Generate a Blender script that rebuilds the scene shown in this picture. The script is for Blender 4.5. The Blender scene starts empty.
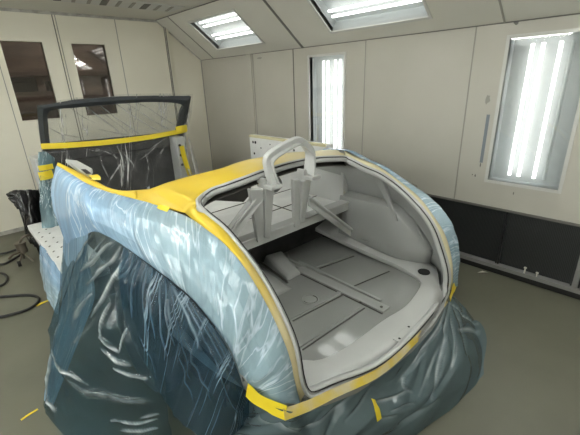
import bpy, bmesh, math, random
from mathutils import Vector, Matrix, noise
random.seed(7)
SC = bpy.context.scene
COL = SC.collection
XC = 1.477                                   # the car's centre plane
def mir(p): return (2*XC-p[0], p[1], p[2])

# ------------------------------------------------------------ materials
def mat(name, color, rough=.5, metal=0, spec=.5, coat=0, coat_rough=.1):
    m = bpy.data.materials.new(name); m.use_nodes = True
    b = m.node_tree.nodes['Principled BSDF']
    b.inputs['Base Color'].default_value = (*color, 1)
    b.inputs['Roughness'].default_value = rough
    b.inputs['Metallic'].default_value = metal
    b.inputs['Specular IOR Level'].default_value = spec
    b.inputs['Coat Weight'].default_value = coat
    b.inputs['Coat Roughness'].default_value = coat_rough
    return m
def nd(m, t): return m.node_tree.nodes.new(t)
def lk(m, a, b): m.node_tree.links.new(a, b)
def pb(m): return m.node_tree.nodes['Principled BSDF']
def mottle(m, c1, c2, scale=4, detail=5, lo=.35, hi=.65, stretch=(1,1,1), rough=None):
    tc = nd(m,'ShaderNodeTexCoord'); mp = nd(m,'ShaderNodeMapping'); mp.inputs['Scale'].default_value = stretch
    n = nd(m,'ShaderNodeTexNoise'); n.inputs['Scale'].default_value = scale; n.inputs['Detail'].default_value = detail
    r = nd(m,'ShaderNodeValToRGB'); r.color_ramp.elements[0].position = lo; r.color_ramp.elements[1].position = hi
    r.color_ramp.elements[0].color = (*c1,1); r.color_ramp.elements[1].color = (*c2,1)
    lk(m, tc.outputs['Object'], mp.inputs['Vector']); lk(m, mp.outputs[0], n.inputs['Vector'])
    lk(m, n.outputs['Fac'], r.inputs['Fac']); lk(m, r.outputs['Color'], pb(m).inputs['Base Color'])
    if rough:
        mr = nd(m,'ShaderNodeMapRange'); mr.inputs[3].default_value = rough[0]; mr.inputs[4].default_value = rough[1]
        mr.inputs[1].default_value = lo; mr.inputs[2].default_value = hi
        lk(m, n.outputs['Fac'], mr.inputs[0]); lk(m, mr.outputs[0], pb(m).inputs['Roughness'])
    return m
def bump(m, scale=20, strength=.2, dist=.01, stretch=(1,1,1), detail=4, target=None):
    tc = nd(m,'ShaderNodeTexCoord'); mp = nd(m,'ShaderNodeMapping'); mp.inputs['Scale'].default_value = stretch
    n = nd(m,'ShaderNodeTexNoise'); n.inputs['Scale'].default_value = scale; n.inputs['Detail'].default_value = detail
    b = nd(m,'ShaderNodeBump'); b.inputs['Strength'].default_value = strength; b.inputs['Distance'].default_value = dist
    lk(m, tc.outputs['Object'], mp.inputs['Vector']); lk(m, mp.outputs[0], n.inputs['Vector'])
    lk(m, n.outputs['Fac'], b.inputs['Height'])
    for t in (target or [pb(m)]): lk(m, b.outputs['Normal'], t.inputs['Normal'])
    return m
def creases(m, layers):
    """pale crease lines, fold highlights painted into the plastic: thin iso-lines of stretched noise in the sheet's own UV"""
    tc = nd(m,'ShaderNodeTexCoord'); last = None; hsum = None
    for k,(su,sv,width,thr,dist) in enumerate(layers):
        mp = nd(m,'ShaderNodeMapping'); mp.inputs['Scale'].default_value = (su,sv,1); mp.inputs['Location'].default_value = (3.1*k,1.7*k,0)
        n = nd(m,'ShaderNodeTexNoise'); n.inputs['Scale'].default_value = 1; n.inputs['Detail'].default_value = 2.5; n.inputs['Distortion'].default_value = dist
        lk(m,tc.outputs['UV'],mp.inputs['Vector']); lk(m,mp.outputs[0],n.inputs['Vector'])
        if dist < 0:      # facets of crumpled plastic: straight creases between flat patches
            n0 = n; n0.inputs['Distortion'].default_value = .3; n0.inputs['Scale'].default_value = 1.2
            ad = nd(m,'ShaderNodeVectorMath'); ad.operation='MULTIPLY_ADD'; ad.inputs[1].default_value=(-dist,)*3
            lk(m,n0.outputs['Color'],ad.inputs[0]); lk(m,mp.outputs[0],ad.inputs[2])
            v = nd(m,'ShaderNodeTexVoronoi'); v.feature='DISTANCE_TO_EDGE'; v.inputs['Scale'].default_value=1; lk(m,ad.outputs[0],v.inputs['Vector'])
            v2 = nd(m,'ShaderNodeTexVoronoi'); v2.feature='F1'; v2.inputs['Scale'].default_value=1; lk(m,ad.outputs[0],v2.inputs['Vector'])
            n = v2
        s = nd(m,'ShaderNodeMath'); s.operation='SUBTRACT'; s.inputs[1].default_value=.5 if dist >= 0 else 0; lk(m,n.outputs['Fac'] if dist >= 0 else v.outputs['Distance'],s.inputs[0])
        a = nd(m,'ShaderNodeMath'); a.operation='ABSOLUTE'; lk(m,s.outputs[0],a.inputs[0])
        r = nd(m,'ShaderNodeMapRange'); r.inputs[1].default_value=0; r.inputs[2].default_value=width; r.inputs[3].default_value=1; r.inputs[4].default_value=0
        lk(m,a.outputs[0],r.inputs[0])
        mp2 = nd(m,'ShaderNodeMapping'); mp2.inputs['Scale'].default_value=(su*.35,sv*.6,1); mp2.inputs['Location'].default_value=(7+k,5,2)
        n2 = nd(m,'ShaderNodeTexNoise'); n2.inputs['Scale'].default_value=1; n2.inputs['Detail'].default_value=1
        lk(m,tc.outputs['UV'],mp2.inputs['Vector']); lk(m,mp2.outputs[0],n2.inputs['Vector'])
        r2 = nd(m,'ShaderNodeMapRange'); r2.inputs[1].default_value=thr; r2.inputs[2].default_value=thr+.1; lk(m,n2.outputs['Fac'],r2.inputs[0])
        mu = nd(m,'ShaderNodeMath'); mu.operation='MULTIPLY'; lk(m,r.outputs[0],mu.inputs[0]); lk(m,r2.outputs[0],mu.inputs[1])
        if dist < 0: mu.inputs[0].default_value = 0; m.node_tree.links.remove(mu.inputs[0].links[0])
        hh = n.outputs['Fac'] if dist >= 0 else n.outputs['Distance']
        if last is None: last, hsum = mu.outputs[0], hh
        else:
            mm = nd(m,'ShaderNodeMath'); mm.operation='MAXIMUM'; lk(m,last,mm.inputs[0]); lk(m,mu.outputs[0],mm.inputs[1]); last = mm.outputs[0]
            h = nd(m,'ShaderNodeMath'); h.operation='ADD'; lk(m,hsum,h.inputs[0]); lk(m,hh,h.inputs[1]); hsum = h.outputs[0]
    at = nd(m,'ShaderNodeAttribute'); at.attribute_name = 'crease'  # painted highlights along the folds, per vertex
    mm = nd(m,'ShaderNodeMath'); mm.operation='MAXIMUM'; lk(m,last,mm.inputs[0]); lk(m,at.outputs['Fac'],mm.inputs[1])
    return mm.outputs[0], hsum
def film(name, color, alpha, rough=.15, tint=(1,1,1), layers=((20,3,.02,.45,.6),), line=(.75,.82,.86), gain=.5, cgain=.8, bstr=.4, bdist=.03, hi=None):
    """plastic film: see-through share (alpha < 1), shiny skin, pale crease lines as painted highlights"""
    m = mat(name, color, rough, spec=.6, coat=.3, coat_rough=.06)
    cr, h = creases(m, layers)
    mc = nd(m,'ShaderNodeMix'); mc.data_type='RGBA'; mc.inputs[6].default_value=(*color,1); mc.inputs[7].default_value=(*line,1)
    f = nd(m,'ShaderNodeMath'); f.operation='MULTIPLY'; f.inputs[1].default_value=cgain; lk(m,cr,f.inputs[0]); lk(m,f.outputs[0],mc.inputs[0])
    lk(m,mc.outputs[2],pb(m).inputs['Base Color'])
    bp = nd(m,'ShaderNodeBump'); bp.inputs['Strength'].default_value=bstr; bp.inputs['Distance'].default_value=bdist; lk(m,h,bp.inputs['Height'])
    lk(m,bp.outputs[0],pb(m).inputs['Normal'])
    if alpha < 1:
        tr = nd(m,'ShaderNodeBsdfTransparent'); tr.inputs['Color'].default_value = (*tint,1)
        mx = nd(m,'ShaderNodeMixShader'); out = [n for n in m.node_tree.nodes if n.type == 'OUTPUT_MATERIAL'][0]
        al = nd(m,'ShaderNodeMath'); al.operation='MULTIPLY_ADD'; al.use_clamp=True; al.inputs[1].default_value=gain; al.inputs[2].default_value=alpha
        lk(m,cr,al.inputs[0]); lk(m,al.outputs[0],mx.inputs[0])
        tl = nd(m,'ShaderNodeBsdfTranslucent'); lk(m,mc.outputs[2],tl.inputs['Color']); m2 = nd(m,'ShaderNodeMixShader'); m2.inputs[0].default_value=.3
        lk(m,pb(m).outputs[0],m2.inputs[1]); lk(m,tl.outputs[0],m2.inputs[2])
        lk(m, tr.outputs[0], mx.inputs[1]); lk(m, m2.outputs[0], mx.inputs[2]); lk(m, mx.outputs[0], out.inputs['Surface'])
    return m
def emit(name, color, s):
    m = bpy.data.materials.new(name); m.use_nodes = True
    pb(m).inputs['Base Color'].default_value = (.9,.9,.9,1)
    pb(m).inputs['Emission Color'].default_value = (*color,1); pb(m).inputs['Emission Strength'].default_value = s
    return m
def pane_mat(name, tint, refl, rough=.03):
    m = bpy.data.materials.new(name); m.use_nodes = True
    tr = nd(m,'ShaderNodeBsdfTransparent'); tr.inputs['Color'].default_value = (*tint,1)
    g = nd(m,'ShaderNodeBsdfGlossy'); g.inputs['Roughness'].default_value = rough
    mx = nd(m,'ShaderNodeMixShader'); mx.inputs[0].default_value = refl
    out = [n for n in m.node_tree.nodes if n.type == 'OUTPUT_MATERIAL'][0]
    lk(m, tr.outputs[0], mx.inputs[1]); lk(m, g.outputs[0], mx.inputs[2]); lk(m, mx.outputs[0], out.inputs['Surface'])
    return m

M = {}
M['wall_r'] = mottle(mat('painted booth wall', (.5,.48,.42), .45), (.49,.475,.415), (.53,.51,.45), 1.6, 6)
M['wall_l'] = mottle(mat('cream booth wall', (.7,.67,.56), .5), (.80,.765,.645), (.85,.82,.70), 1.3, 6)
M['ceil'] = mottle(mat('grey ceiling panel', (.5,.49,.45), .5), (.63,.615,.55), (.68,.665,.60), 1.2, 6)
M['seam'] = mat('dark seam', (.16,.155,.14), .7)
M['seam_soft'] = mat('soft seam', (.33,.32,.28), .6)
M['trim'] = mottle(mat('scuffed trim', (.45,.44,.4), .5), (.3,.29,.26), (.5,.49,.44), 9, 5, .35, .6)
M['floor'] = bump(mottle(mat('sealed concrete', (.15,.15,.13), .35), (.098,.099,.070), (.142,.142,.103), 1.7, 8, .2, .8, rough=(.5,.38)), 30, .05, .004)
M['filter'] = mat('black filter mesh', (.012,.013,.014), .55)
_w = nd(M['filter'],'ShaderNodeTexWave'); _w.wave_type='BANDS'; _w.bands_direction='Y'; _w.inputs['Scale'].default_value = 28
_w.inputs['Distortion'].default_value = 1.5; _w.inputs['Detail Scale'].default_value = 3
_r = nd(M['filter'],'ShaderNodeValToRGB'); _r.color_ramp.elements[0].color=(.005,.006,.006,1); _r.color_ramp.elements[1].color=(.03,.033,.033,1)
_t = nd(M['filter'],'ShaderNodeTexCoord'); lk(M['filter'],_t.outputs['Object'],_w.inputs['Vector'])
lk(M['filter'],_w.outputs['Fac'],_r.inputs['Fac']); lk(M['filter'],_r.outputs[0],pb(M['filter']).inputs['Base Color'])
M['bar'] = mat('galvanised bar', (.28,.28,.27), .4, .3)
M['galv'] = mat('bare blue grey metal', (.2,.23,.26), .45)
M['black'] = mat('matt black', (.012,.012,.012), .6)
M['reflector'] = mat('white reflector', (.50,.53,.53), .4)
M['fixframe'] = mat('white fixture frame', (.6,.6,.57), .4)
M['tube'] = emit('lit fluorescent tube', (1,.985,.94), 3.0)
M['tube_fill'] = emit('boosted fluorescent tube', (1,.975,.92), 32)  # unseen tubes, boosted far above the visible ones as room fill
M['tube_off'] = mat('unlit tube', (.75,.8,.8), .25)
M['pane'] = pane_mat('clear lamp cover', (.97,.98,.98), .06)
M['winpane'] = pane_mat('tinted window pane', (.8,.74,.7), .10)
M['brown'] = mottle(mat('brown workshop wall', (.2,.15,.12), .7), (.26,.215,.18), (.46,.38,.32), 2, 5, stretch=(.6,1,2.5))
M['shelf'] = mat('grey brown shelf', (.25,.21,.17), .6)
M['dark'] = mat('dark object', (.03,.03,.032), .5)
M['primer'] = mottle(mat('grey primer', (.3,.31,.31), .3, spec=.5, coat=.8, coat_rough=.06), (.30,.31,.30), (.33,.34,.33), 2, 3, .2, .8)
M['primer_wet'] = mottle(mat('wet grey primer', (.3,.31,.31), .32, spec=.5, coat=1, coat_rough=.07), (.27,.28,.27), (.30,.31,.30), 2, 3, .2, .8); pb(M['primer_wet']).inputs['Coat IOR'].default_value = 2.1
bump(M['primer_wet'], 9, .12, .01)
M['primer_l'] = mottle(mat('light grey primer', (.48,.49,.49), .33), (.44,.45,.44), (.50,.51,.50), 4, 3, .2, .8)
M['silver'] = mottle(mat('bare silver panel', (.62,.63,.62), .35, .1), (.70,.71,.70), (.82,.83,.82), 6, 5)
M['under'] = mat('dark brown underside', (.07,.068,.062), .6)
M['seal'] = mat('black seal', (.02,.02,.021), .4)
M['hole'] = mat('dark hole', (.015,.015,.016), .6)
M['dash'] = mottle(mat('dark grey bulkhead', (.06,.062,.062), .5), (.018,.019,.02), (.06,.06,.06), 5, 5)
M['frame_dark'] = mat('charcoal windshield frame', (.045,.052,.058), .4)
M['tyre'] = mat('black tyre', (.012,.012,.013), .7)
M['rim'] = mat('grey rim', (.25,.26,.27), .4, .4)
def yellow_mat(name, pale):
    m = mat(name, (.8,.55,.03), .45)
    tc = nd(m,'ShaderNodeTexCoord'); mp = nd(m,'ShaderNodeMapping')
    n = nd(m,'ShaderNodeTexNoise'); n.inputs['Scale'].default_value = 5; n.inputs['Detail'].default_value = 6
    sx = nd(m,'ShaderNodeSeparateXYZ'); a = nd(m,'ShaderNodeMath'); a.operation='MULTIPLY_ADD'
    r = nd(m,'ShaderNodeValToRGB')
    r.color_ramp.elements[0].color=(.64,.45,.028,1); r.color_ramp.elements[1].color=(.60,.52,.30,1)
    r.color_ramp.elements[0].position=.35; r.color_ramp.elements[1].position=.8
    lk(m,tc.outputs['Object'],n.inputs['Vector']); lk(m,tc.outputs['Object'],sx.inputs[0])
    if pale == 'x':       # grey overspray dusted on the far side of the deck
        mr = nd(m,'ShaderNodeMapRange'); mr.inputs[1].default_value=.9; mr.inputs[2].default_value=2.1; lk(m,sx.outputs['X'],mr.inputs[0])
    else:                 # ... and on the tape towards the tail
        mr = nd(m,'ShaderNodeMapRange'); mr.inputs[1].default_value=1.15; mr.inputs[2].default_value=.5; lk(m,sx.outputs['Z'],mr.inputs[0])
    a.inputs[1].default_value=.5; lk(m,n.outputs['Fac'],a.inputs[0])
    s = nd(m,'ShaderNodeMath'); s.operation='SUBTRACT'; s.inputs[1].default_value=.1
    lk(m,mr.outputs[0],s.inputs[0]); lk(m,s.outputs[0],a.inputs[2]); lk(m,a.outputs[0],r.inputs['Fac'])
    lk(m,r.outputs[0],pb(m).inputs['Base Color'])
    return bump(m, 60, .06, .004)
M['yellow_deck'] = yellow_mat('yellow masked deck', 'x')
M['yellow_strip'] = yellow_mat('yellow masking strip', 'z')
M['tape'] = bump(mat('bright yellow tape', (.72,.56,.02), .4), 40, .15, .004)
M['tail_tape'] = mottle(mat('oversprayed yellow tape', (.7,.55,.05), .45), (.62,.46,.05), (.55,.49,.30), 7, 4, .4, .6)
M['pale_tape'] = mat('pale oversprayed tape', (.62,.57,.36), .5)
M['blue_film'] = film('pale blue masking film', (.33,.51,.68), 1, .27, layers=((42,.9,.035,.44,.1),(22,1.4,.03,.5,.5),(5,4,.03,.5,-.4)), line=(.70,.82,.92), cgain=.75, bstr=.5, bdist=.02)
_m = M['blue_film']; _u = nd(_m,'ShaderNodeTexCoord'); _s = nd(_m,'ShaderNodeSeparateXYZ'); lk(_m,_u.outputs['UV'],_s.inputs[0])
_r = nd(_m,'ShaderNodeValToRGB'); _r.color_ramp.elements[0].color=(.25,.41,.60,1); _r.color_ramp.elements[1].color=(.29,.41,.475,1)
_r.color_ramp.elements[0].position=.25; _r.color_ramp.elements[1].position=.6; lk(_m,_s.outputs['X'],_r.inputs['Fac'])
_x = [n for n in _m.node_tree.nodes if n.type=='MIX'][0]; lk(_m,_r.outputs[0],_x.inputs[6])
M['film_skirt'] = film('blue film skirt', (.26,.42,.56), .88, .2, (.7,.85,.95), ((8,2.2,.06,.4,-.5),(20,1.5,.04,.5,.6)), gain=.1, bstr=.6, bdist=.04)
M['film_front'] = film('clear blue film', (.055,.11,.135), .46, .12, (.6,.73,.78), ((5,3.2,.035,.45,-.6),(3,7,.03,.5,-.5)), line=(.85,.9,.9), gain=.75, cgain=1, bstr=.25, bdist=.06)
M['film_rear'] = film('dark blue film', (.035,.085,.13), .62, .14, (.42,.58,.68), ((30,.45,.03,.47,0),(12,1.1,.08,.5,-.4)), line=(.42,.56,.66), gain=.3, bstr=.4, bdist=.03)
M['film_tail'] = film('grey blue film', (.19,.265,.29), .66, .14, (.55,.7,.76), ((9,2.0,.04,.46,-.5),(14,5,.03,.52,-.4)), line=(.75,.82,.84), gain=.35, cgain=1, bstr=.22, bdist=.05)
M['film_clear'] = film('clear crinkled film', (.52,.53,.52), .085, .2, (.96,.96,.96), ((13,2.6,.03,.45,-.5),(30,1.5,.03,.52,.5)), line=(.92,.92,.92), gain=.95, cgain=1, bstr=.4)
M['film_post'] = film('blue green film', (.16,.26,.30), .6, .2, (.6,.8,.88), ((5,5,.04,.4,1.2),), gain=.4)
M['black_film'] = bump(mat('glossy black plastic sheet', (.008,.008,.009), .18, coat=.4), 14, .5, .03)
M['hose'] = mat('black rubber hose', (.012,.012,.013), .5)
M['pump'] = mat('worn grey metal', (.16,.14,.11), .4, .5)
M['paper'] = mat('white scrap', (.75,.73,.66), .6)

# ------------------------------------------------------------ mesh helpers
def tag(o, label=None, cat=None, group=None, kind=None):
    if label: o['label'] = label
    if cat: o['category'] = cat
    if group: o['group'] = group
    if kind: o['kind'] = kind
    return o
def thing(name, label, cat, loc=(0,0,0), group=None):
    o = bpy.data.objects.new(name, None); COL.objects.link(o); o.location = loc; o.empty_display_size = .1
    return tag(o, label, cat, group)
class MB:
    def __init__(s): s.v = []; s.f = []; s.uv = {}; s.cr = {}
    def add(s, v, f):
        n = len(s.v); s.v += [tuple(p) for p in v]; s.f += [[i+n for i in q] for q in f]; return s
    def box(s, a, b):
        x0,y0,z0 = a; x1,y1,z1 = b
        return s.add([(x0,y0,z0),(x1,y0,z0),(x1,y1,z0),(x0,y1,z0),(x0,y0,z1),(x1,y0,z1),(x1,y1,z1),(x0,y1,z1)],
                     [(3,2,1,0),(4,5,6,7),(0,1,5,4),(1,2,6,5),(2,3,7,6),(3,0,4,7)])
    def bar(s, a, b, w, h, up=(0,0,1)):
        a = Vector(a); b = Vector(b); d = (b-a).normalized(); sd = d.cross(Vector(up)).normalized(); u = sd.cross(d)
        v = [p + sd*(i*w/2) + u*(j*h/2) for p in (a,b) for i,j in ((-1,-1),(1,-1),(1,1),(-1,1))]
        return s.add(v, [(3,2,1,0),(4,5,6,7),(0,1,5,4),(1,2,6,5),(2,3,7,6),(3,0,4,7)])
    def strip(s, path, w, t, side=None, up=None):
        """a flat band of width w and thickness t swept along a path"""
        P = [Vector(p) for p in path]; v = []; f = []
        for i,p in enumerate(P):
            d = (P[min(i+1,len(P)-1)]-P[max(i-1,0)]).normalized()
            if side is not None: sd = Vector(side).normalized(); n = d.cross(sd).normalized()
            else: sd = d.cross(Vector(up)).normalized(); n = sd.cross(d)
            ww = w[i] if isinstance(w,(list,tuple)) else w
            v += [p+sd*ww/2+n*t/2, p-sd*ww/2+n*t/2, p-sd*ww/2-n*t/2, p+sd*ww/2-n*t/2]
        for i in range(len(P)-1):
            for k in range(4): f.append((4*i+k, 4*i+(k+1)%4, 4*i+4+(k+1)%4, 4*i+4+k))
        f.append((0,3,2,1)); e = 4*len(P)-4; f.append((e,e+1,e+2,e+3))
        return s.add(v,f)
    def tube(s, path, r, n=10, cap=True):
        P = [Vector(p) for p in path]; v = []; f = []; ref = Vector((0,0,1))
        for i,p in enumerate(P):
            d = (P[min(i+1,len(P)-1)]-P[max(i-1,0)]).normalized()
            if abs(d.dot(ref)) > .95: ref = Vector((1,0,0)) if abs(d.x) < .9 else Vector((0,1,0))
            a = d.cross(ref).normalized(); b = d.cross(a); ref = b.cross(d)*-1 if False else ref
            rr = r[i] if isinstance(r,(list,tuple)) else r
            v += [p + a*rr*math.cos(2*math.pi*k/n) + b*rr*math.sin(2*math.pi*k/n) for k in range(n)]
        for i in range(len(P)-1):
            for k in range(n): f.append((n*i+k, n*i+(k+1)%n, n*i+n+(k+1)%n, n*i+n+k))
        if cap: f.append(tuple(range(n))[::-1]); f.append(tuple(range(n*(len(P)-1), n*len(P))))
        return s.add(v,f)
    def grid(s, rows):
        n = len(rows[0]); v = [p for r in rows for p in r]; k0 = len(s.v)
        for i in range(len(rows)):
            for j in range(n): s.uv[k0+i*n+j] = (i/max(1,len(rows)-1), j/max(1,n-1))
        f = [(i*n+j, i*n+j+1, (i+1)*n+j+1, (i+1)*n+j) for i in range(len(rows)-1) for j in range(n-1)]
        return s.add(v,f)
    def prism(s, poly, d):
        n = len(poly); d = Vector(d); v = [Vector(p) for p in poly] + [Vector(p)+d for p in poly]
        f = [tuple(range(n))[::-1], tuple(range(n,2*n))] + [(i,(i+1)%n,n+(i+1)%n,n+i) for i in range(n)]
        return s.add(v,f)
    def disc(s, c, r, ax=(0,0,1), n=20, h=.004, sx=1):
        c = Vector(c); ax = Vector(ax).normalized()
        a = ax.cross(Vector((0,1,0)) if abs(ax.y)<.9 else Vector((1,0,0))).normalized(); b = ax.cross(a)
        return s.prism([c + a*r*sx*math.cos(2*math.pi*k/n) + b*r*math.sin(2*math.pi*k/n) for k in range(n)], ax*h)
    def torus(s, c, R, r, ax=(0,0,1), n=40, m=8, arc=1.0, a0=0):
        c = Vector(c); ax = Vector(ax).normalized()
        a = ax.cross(Vector((0,1,0)) if abs(ax.y)<.9 else Vector((1,0,0))).normalized(); b = ax.cross(a)
        return s.tube([c+a*R*math.cos(a0+2*math.pi*arc*k/n)+b*R*math.sin(a0+2*math.pi*arc*k/n) for k in range(n+1)], r, m)
    def build(s, name, m, parent=None, smooth=False, solid=0, bevel=0, flip=None):
        me = bpy.data.meshes.new(name); me.from_pydata([tuple(p) for p in s.v], [], [list(q) for q in s.f]); me.materials.append(m)
        if s.cr:
            at = me.attributes.new('crease','FLOAT','POINT')
            for k,x in s.cr.items(): at.data[k].value = x
        if s.uv:
            ul = me.uv_layers.new(name='sheet')
            for lp in me.loops: ul.data[lp.index].uv = s.uv.get(lp.vertex_index,(0,0))
        bm = bmesh.new(); bm.from_mesh(me); bmesh.ops.recalc_face_normals(bm, faces=bm.faces); bm.to_mesh(me); bm.free()
        if smooth:
            for p in me.polygons: p.use_smooth = True
            if smooth == 'auto': me.set_sharp_from_angle(angle=math.radians(40))
        o = bpy.data.objects.new(name, me); COL.objects.link(o)
        if parent is not None:
            o.parent = parent; base = parent
            off = Vector((0,0,0))
            while base is not None: off += base.location; base = base.parent
            o.location = -off
        if solid:
            md = o.modifiers.new('thickness','SOLIDIFY'); md.thickness = solid; md.offset = 0
        if bevel:
            md = o.modifiers.new('bevel','BEVEL'); md.width = bevel; md.segments = 3; md.limit_method = 'ANGLE'
        return o
def crv(pts, n):
    """smooth curve through pts, n samples evenly spaced"""
    P = [Vector(p) for p in pts]; fine = []
    for i in range(len(P)-1):
        p0 = P[i-1] if i else P[0]*2-P[1]; p1 = P[i]; p2 = P[i+1]; p3 = P[i+2] if i+2 < len(P) else P[-1]*2-P[-2]
        for k in range(16):
            t = k/16
            fine.append(.5*((2*p1)+(p2-p0)*t+(2*p0-5*p1+4*p2-p3)*t*t+(3*p1-p0-3*p2+p3)*t**3))
    fine.append(P[-1]); L = [0]
    for a,b in zip(fine,fine[1:]): L.append(L[-1]+(b-a).length)
    out = []; j = 0
    for i in range(n):
        s = L[-1]*i/(n-1)
        while j < len(L)-2 and L[j+1] < s: j += 1
        d = L[j+1]-L[j]; out.append(fine[j].lerp(fine[j+1], (s-L[j])/d if d else 0))
    return out
def cr_par(pts, n):
    """smooth curve sampled evenly in its own knots (keeps matched pairs matched)"""
    P = [Vector(p) for p in pts]; out = []
    for i in range(n):
        u = (len(P)-1)*i/(n-1); k = min(int(u), len(P)-2); t = u-k
        p0 = P[k-1] if k else P[0]*2-P[1]; p1 = P[k]; p2 = P[k+1]; p3 = P[k+2] if k+2 < len(P) else P[-1]*2-P[-2]
        out.append(.5*((2*p1)+(p2-p0)*t+(2*p0-5*p1+4*p2-p3)*t*t+(3*p1-p0-3*p2+p3)*t**3))
    return out
def loft(sections, ns, nt):
    """sections: polylines; smooth along and across -> rows[ns][nt]"""
    S = [crv(s, nt) if len(s) != nt else [Vector(p) for p in s] for s in sections]
    cols = [cr_par([s[j] for s in S], ns) for j in range(nt)]
    return [[cols[j][i] for j in range(nt)] for i in range(ns)]
def normals(rows):
    N = []
    for i in range(len(rows)):
        r = []
        for j in range(len(rows[0])):
            a = rows[min(i+1,len(rows)-1)][j]-rows[max(i-1,0)][j]; b = rows[i][min(j+1,len(rows[0])-1)]-rows[i][max(j-1,0)]
            n = a.cross(b); r.append(n.normalized() if n.length > 1e-9 else Vector((0,0,1)))
        N.append(r)
    return N
def ridge(x, y, z=0):
    return (1-abs(noise.noise(Vector((x,y,z)))*2.2))
def wrinkle(rows, fn, sign=1):
    """push a sheet along its normals by fn(s, t)"""
    N = normals(rows); ni = len(rows)-1; nj = len(rows[0])-1
    return [[rows[i][j] + N[i][j]*sign*fn(i/ni, j/nj) for j in range(nj+1)] for i in range(ni+1)]
def crease(rows, lines, sign=1, fn=None, soft=1.0):
    """fold a sheet along lines given in its own (s, t): each line is (points, width, height, paleness); returns rows and a paleness field that paints the fold highlights"""
    ni = len(rows)-1; nj = len(rows[0])-1
    Ls = sum((rows[i+1][nj//2]-rows[i][nj//2]).length for i in range(ni)); Lt = sum((rows[ni//2][j+1]-rows[ni//2][j]).length for j in range(nj))
    N = normals(rows); H = [[(fn(i/ni,j/nj) if fn else 0.0) for j in range(nj+1)] for i in range(ni+1)]; W = [[0.0]*(nj+1) for _ in range(ni+1)]
    for pts,w,h,pale in lines:
        P = [(a*Ls,b*Lt) for a,b in pts]
        if len(P) > 2: P = [(p.x,p.y) for p in crv([(x,y,0) for x,y in P], 4*len(P))]
        x0 = min(p[0] for p in P)-3*w; x1 = max(p[0] for p in P)+3*w; y0 = min(p[1] for p in P)-3*w; y1 = max(p[1] for p in P)+3*w
        n = len(P)-1
        for i in range(max(0,int(x0/Ls*ni)),min(ni,int(x1/Ls*ni)+1)+1):
            for j in range(max(0,int(y0/Lt*nj)),min(nj,int(y1/Lt*nj)+1)+1):
                x = i/ni*Ls; y = j/nj*Lt; best = 9; bt = 0; sd = 1
                for k in range(n):
                    ax,ay = P[k]; bx,by = P[k+1]; dx,dy = bx-ax,by-ay; q = dx*dx+dy*dy
                    u = max(0,min(1,((x-ax)*dx+(y-ay)*dy)/q)) if q else 0
                    d = math.hypot(x-ax-u*dx,y-ay-u*dy)
                    if d < best: best, bt, sd = d, (k+u)/n, (x-ax)*dy-(y-ay)*dx
                tp = math.sin(math.pi*(.06+.88*bt))**.6
                g = (max(0,1-best/(.55*w)) if sd > 0 else max(0,1-best/(2.6*w))**1.8)*tp
                H[i][j] += .62*h*g
                W[i][j] = max(W[i][j], pale*max(0,1-best/((.45 if sd > 0 else .9)*w))*tp*(.75+.5*noise.noise(Vector((x*14,y*14,w*50)))))
    return [[rows[i][j]+N[i][j]*sign*H[i][j] for j in range(nj+1)] for i in range(ni+1)], W
def bez(a, c, b, n=14):
    a,c,b = Vector(a),Vector(c),Vector(b)
    return [a*(1-t)**2+c*2*t*(1-t)+b*t*t for t in [k/(n-1) for k in range(n)]]

# ------------------------------------------------------------ the booth
XR, YL, ZW, ZC = 3.305, 5.588, 2.05, 2.575
XW, YS = -1.75, -2.6
XS = 2.63; XSW = XW + (XR-XS)
def panel(name, org, u, v, W0, W1, V0, V1, holes, t, m, **kw):
    """a flat slab in the u, v plane with rectangular openings; t = thickness vector"""
    us = sorted({W0,W1,*[h for q in holes for h in q[:2]]}); vs = sorted({V0,V1,*[h for q in holes for h in q[2:]]})
    b = MB(); org,u,v,t = Vector(org),Vector(u),Vector(v),Vector(t)
    for a0,a1 in zip(us,us[1:]):
        for b0,b1 in zip(vs,vs[1:]):
            c = ((a0+a1)/2,(b0+b1)/2)
            if any(q[0]<c[0]<q[1] and q[2]<c[1]<q[3] for q in holes): continue
            b.prism([org+u*a0+v*b0, org+u*a1+v*b0, org+u*a1+v*b1, org+u*a0+v*b1], t)
    return tag(b.build(name, m), kind='structure')
tag(MB().box((XW-.1,YS-.1,-.1),(XR+.3,9.3,0)).build('floor', M['floor']), kind='structure')
LY = [(.56,1.08),(2.66,3.19),(-1.54,-1.02)]          # wall lamps along the wall
panel('wall_right', (XR,0,0), (0,1,0), (0,0,1), YS, YL, 0, ZW, [(a,b,.837,1.945) for a,b in LY]+[(YS,2.6,0,.605)], (.06,0,0), M['wall_r'])
panel('wall_west', (XW,0,0), (0,1,0), (0,0,1), YS, YL, 0, ZW, [(a,b,.837,1.945) for a,b in LY], (-.06,0,0), M['wall_r'])
WIN = [(.735,1.148,1.35,2.237),(1.467,1.866,1.35,2.232)]
panel('wall_left', (0,YL,0), (1,0,0), (0,0,1), XW-.06, XR+.06, 0, 2.7, WIN, (0,.06,0), M['wall_l'])
panel('wall_south', (0,YS,0), (1,0,0), (0,0,1), XW-.06, XR+.06, 0, 2.7, [], (0,-.06,0), M['wall_r'])
panel('ceiling', (0,0,ZC), (1,0,0), (0,1,0), XSW, XS, YS, YL, [(.1,1.2,.2,1.2),(.1,1.2,2.4,3.4)], (0,0,.05), M['ceil'])
SV = Vector((XS-XR,0,ZC-ZW)); SL = SV.length; SV.normalize(); SN = Vector((ZC-ZW,0,XR-XS)).normalized()
SVw = Vector((-SV.x,0,SV.z)); SNw = Vector((-SN.x,0,SN.z))
SY = [(1.67,2.74),(3.84,4.88),(-.5,.57)]             # ceiling lamps along the slope
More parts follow.
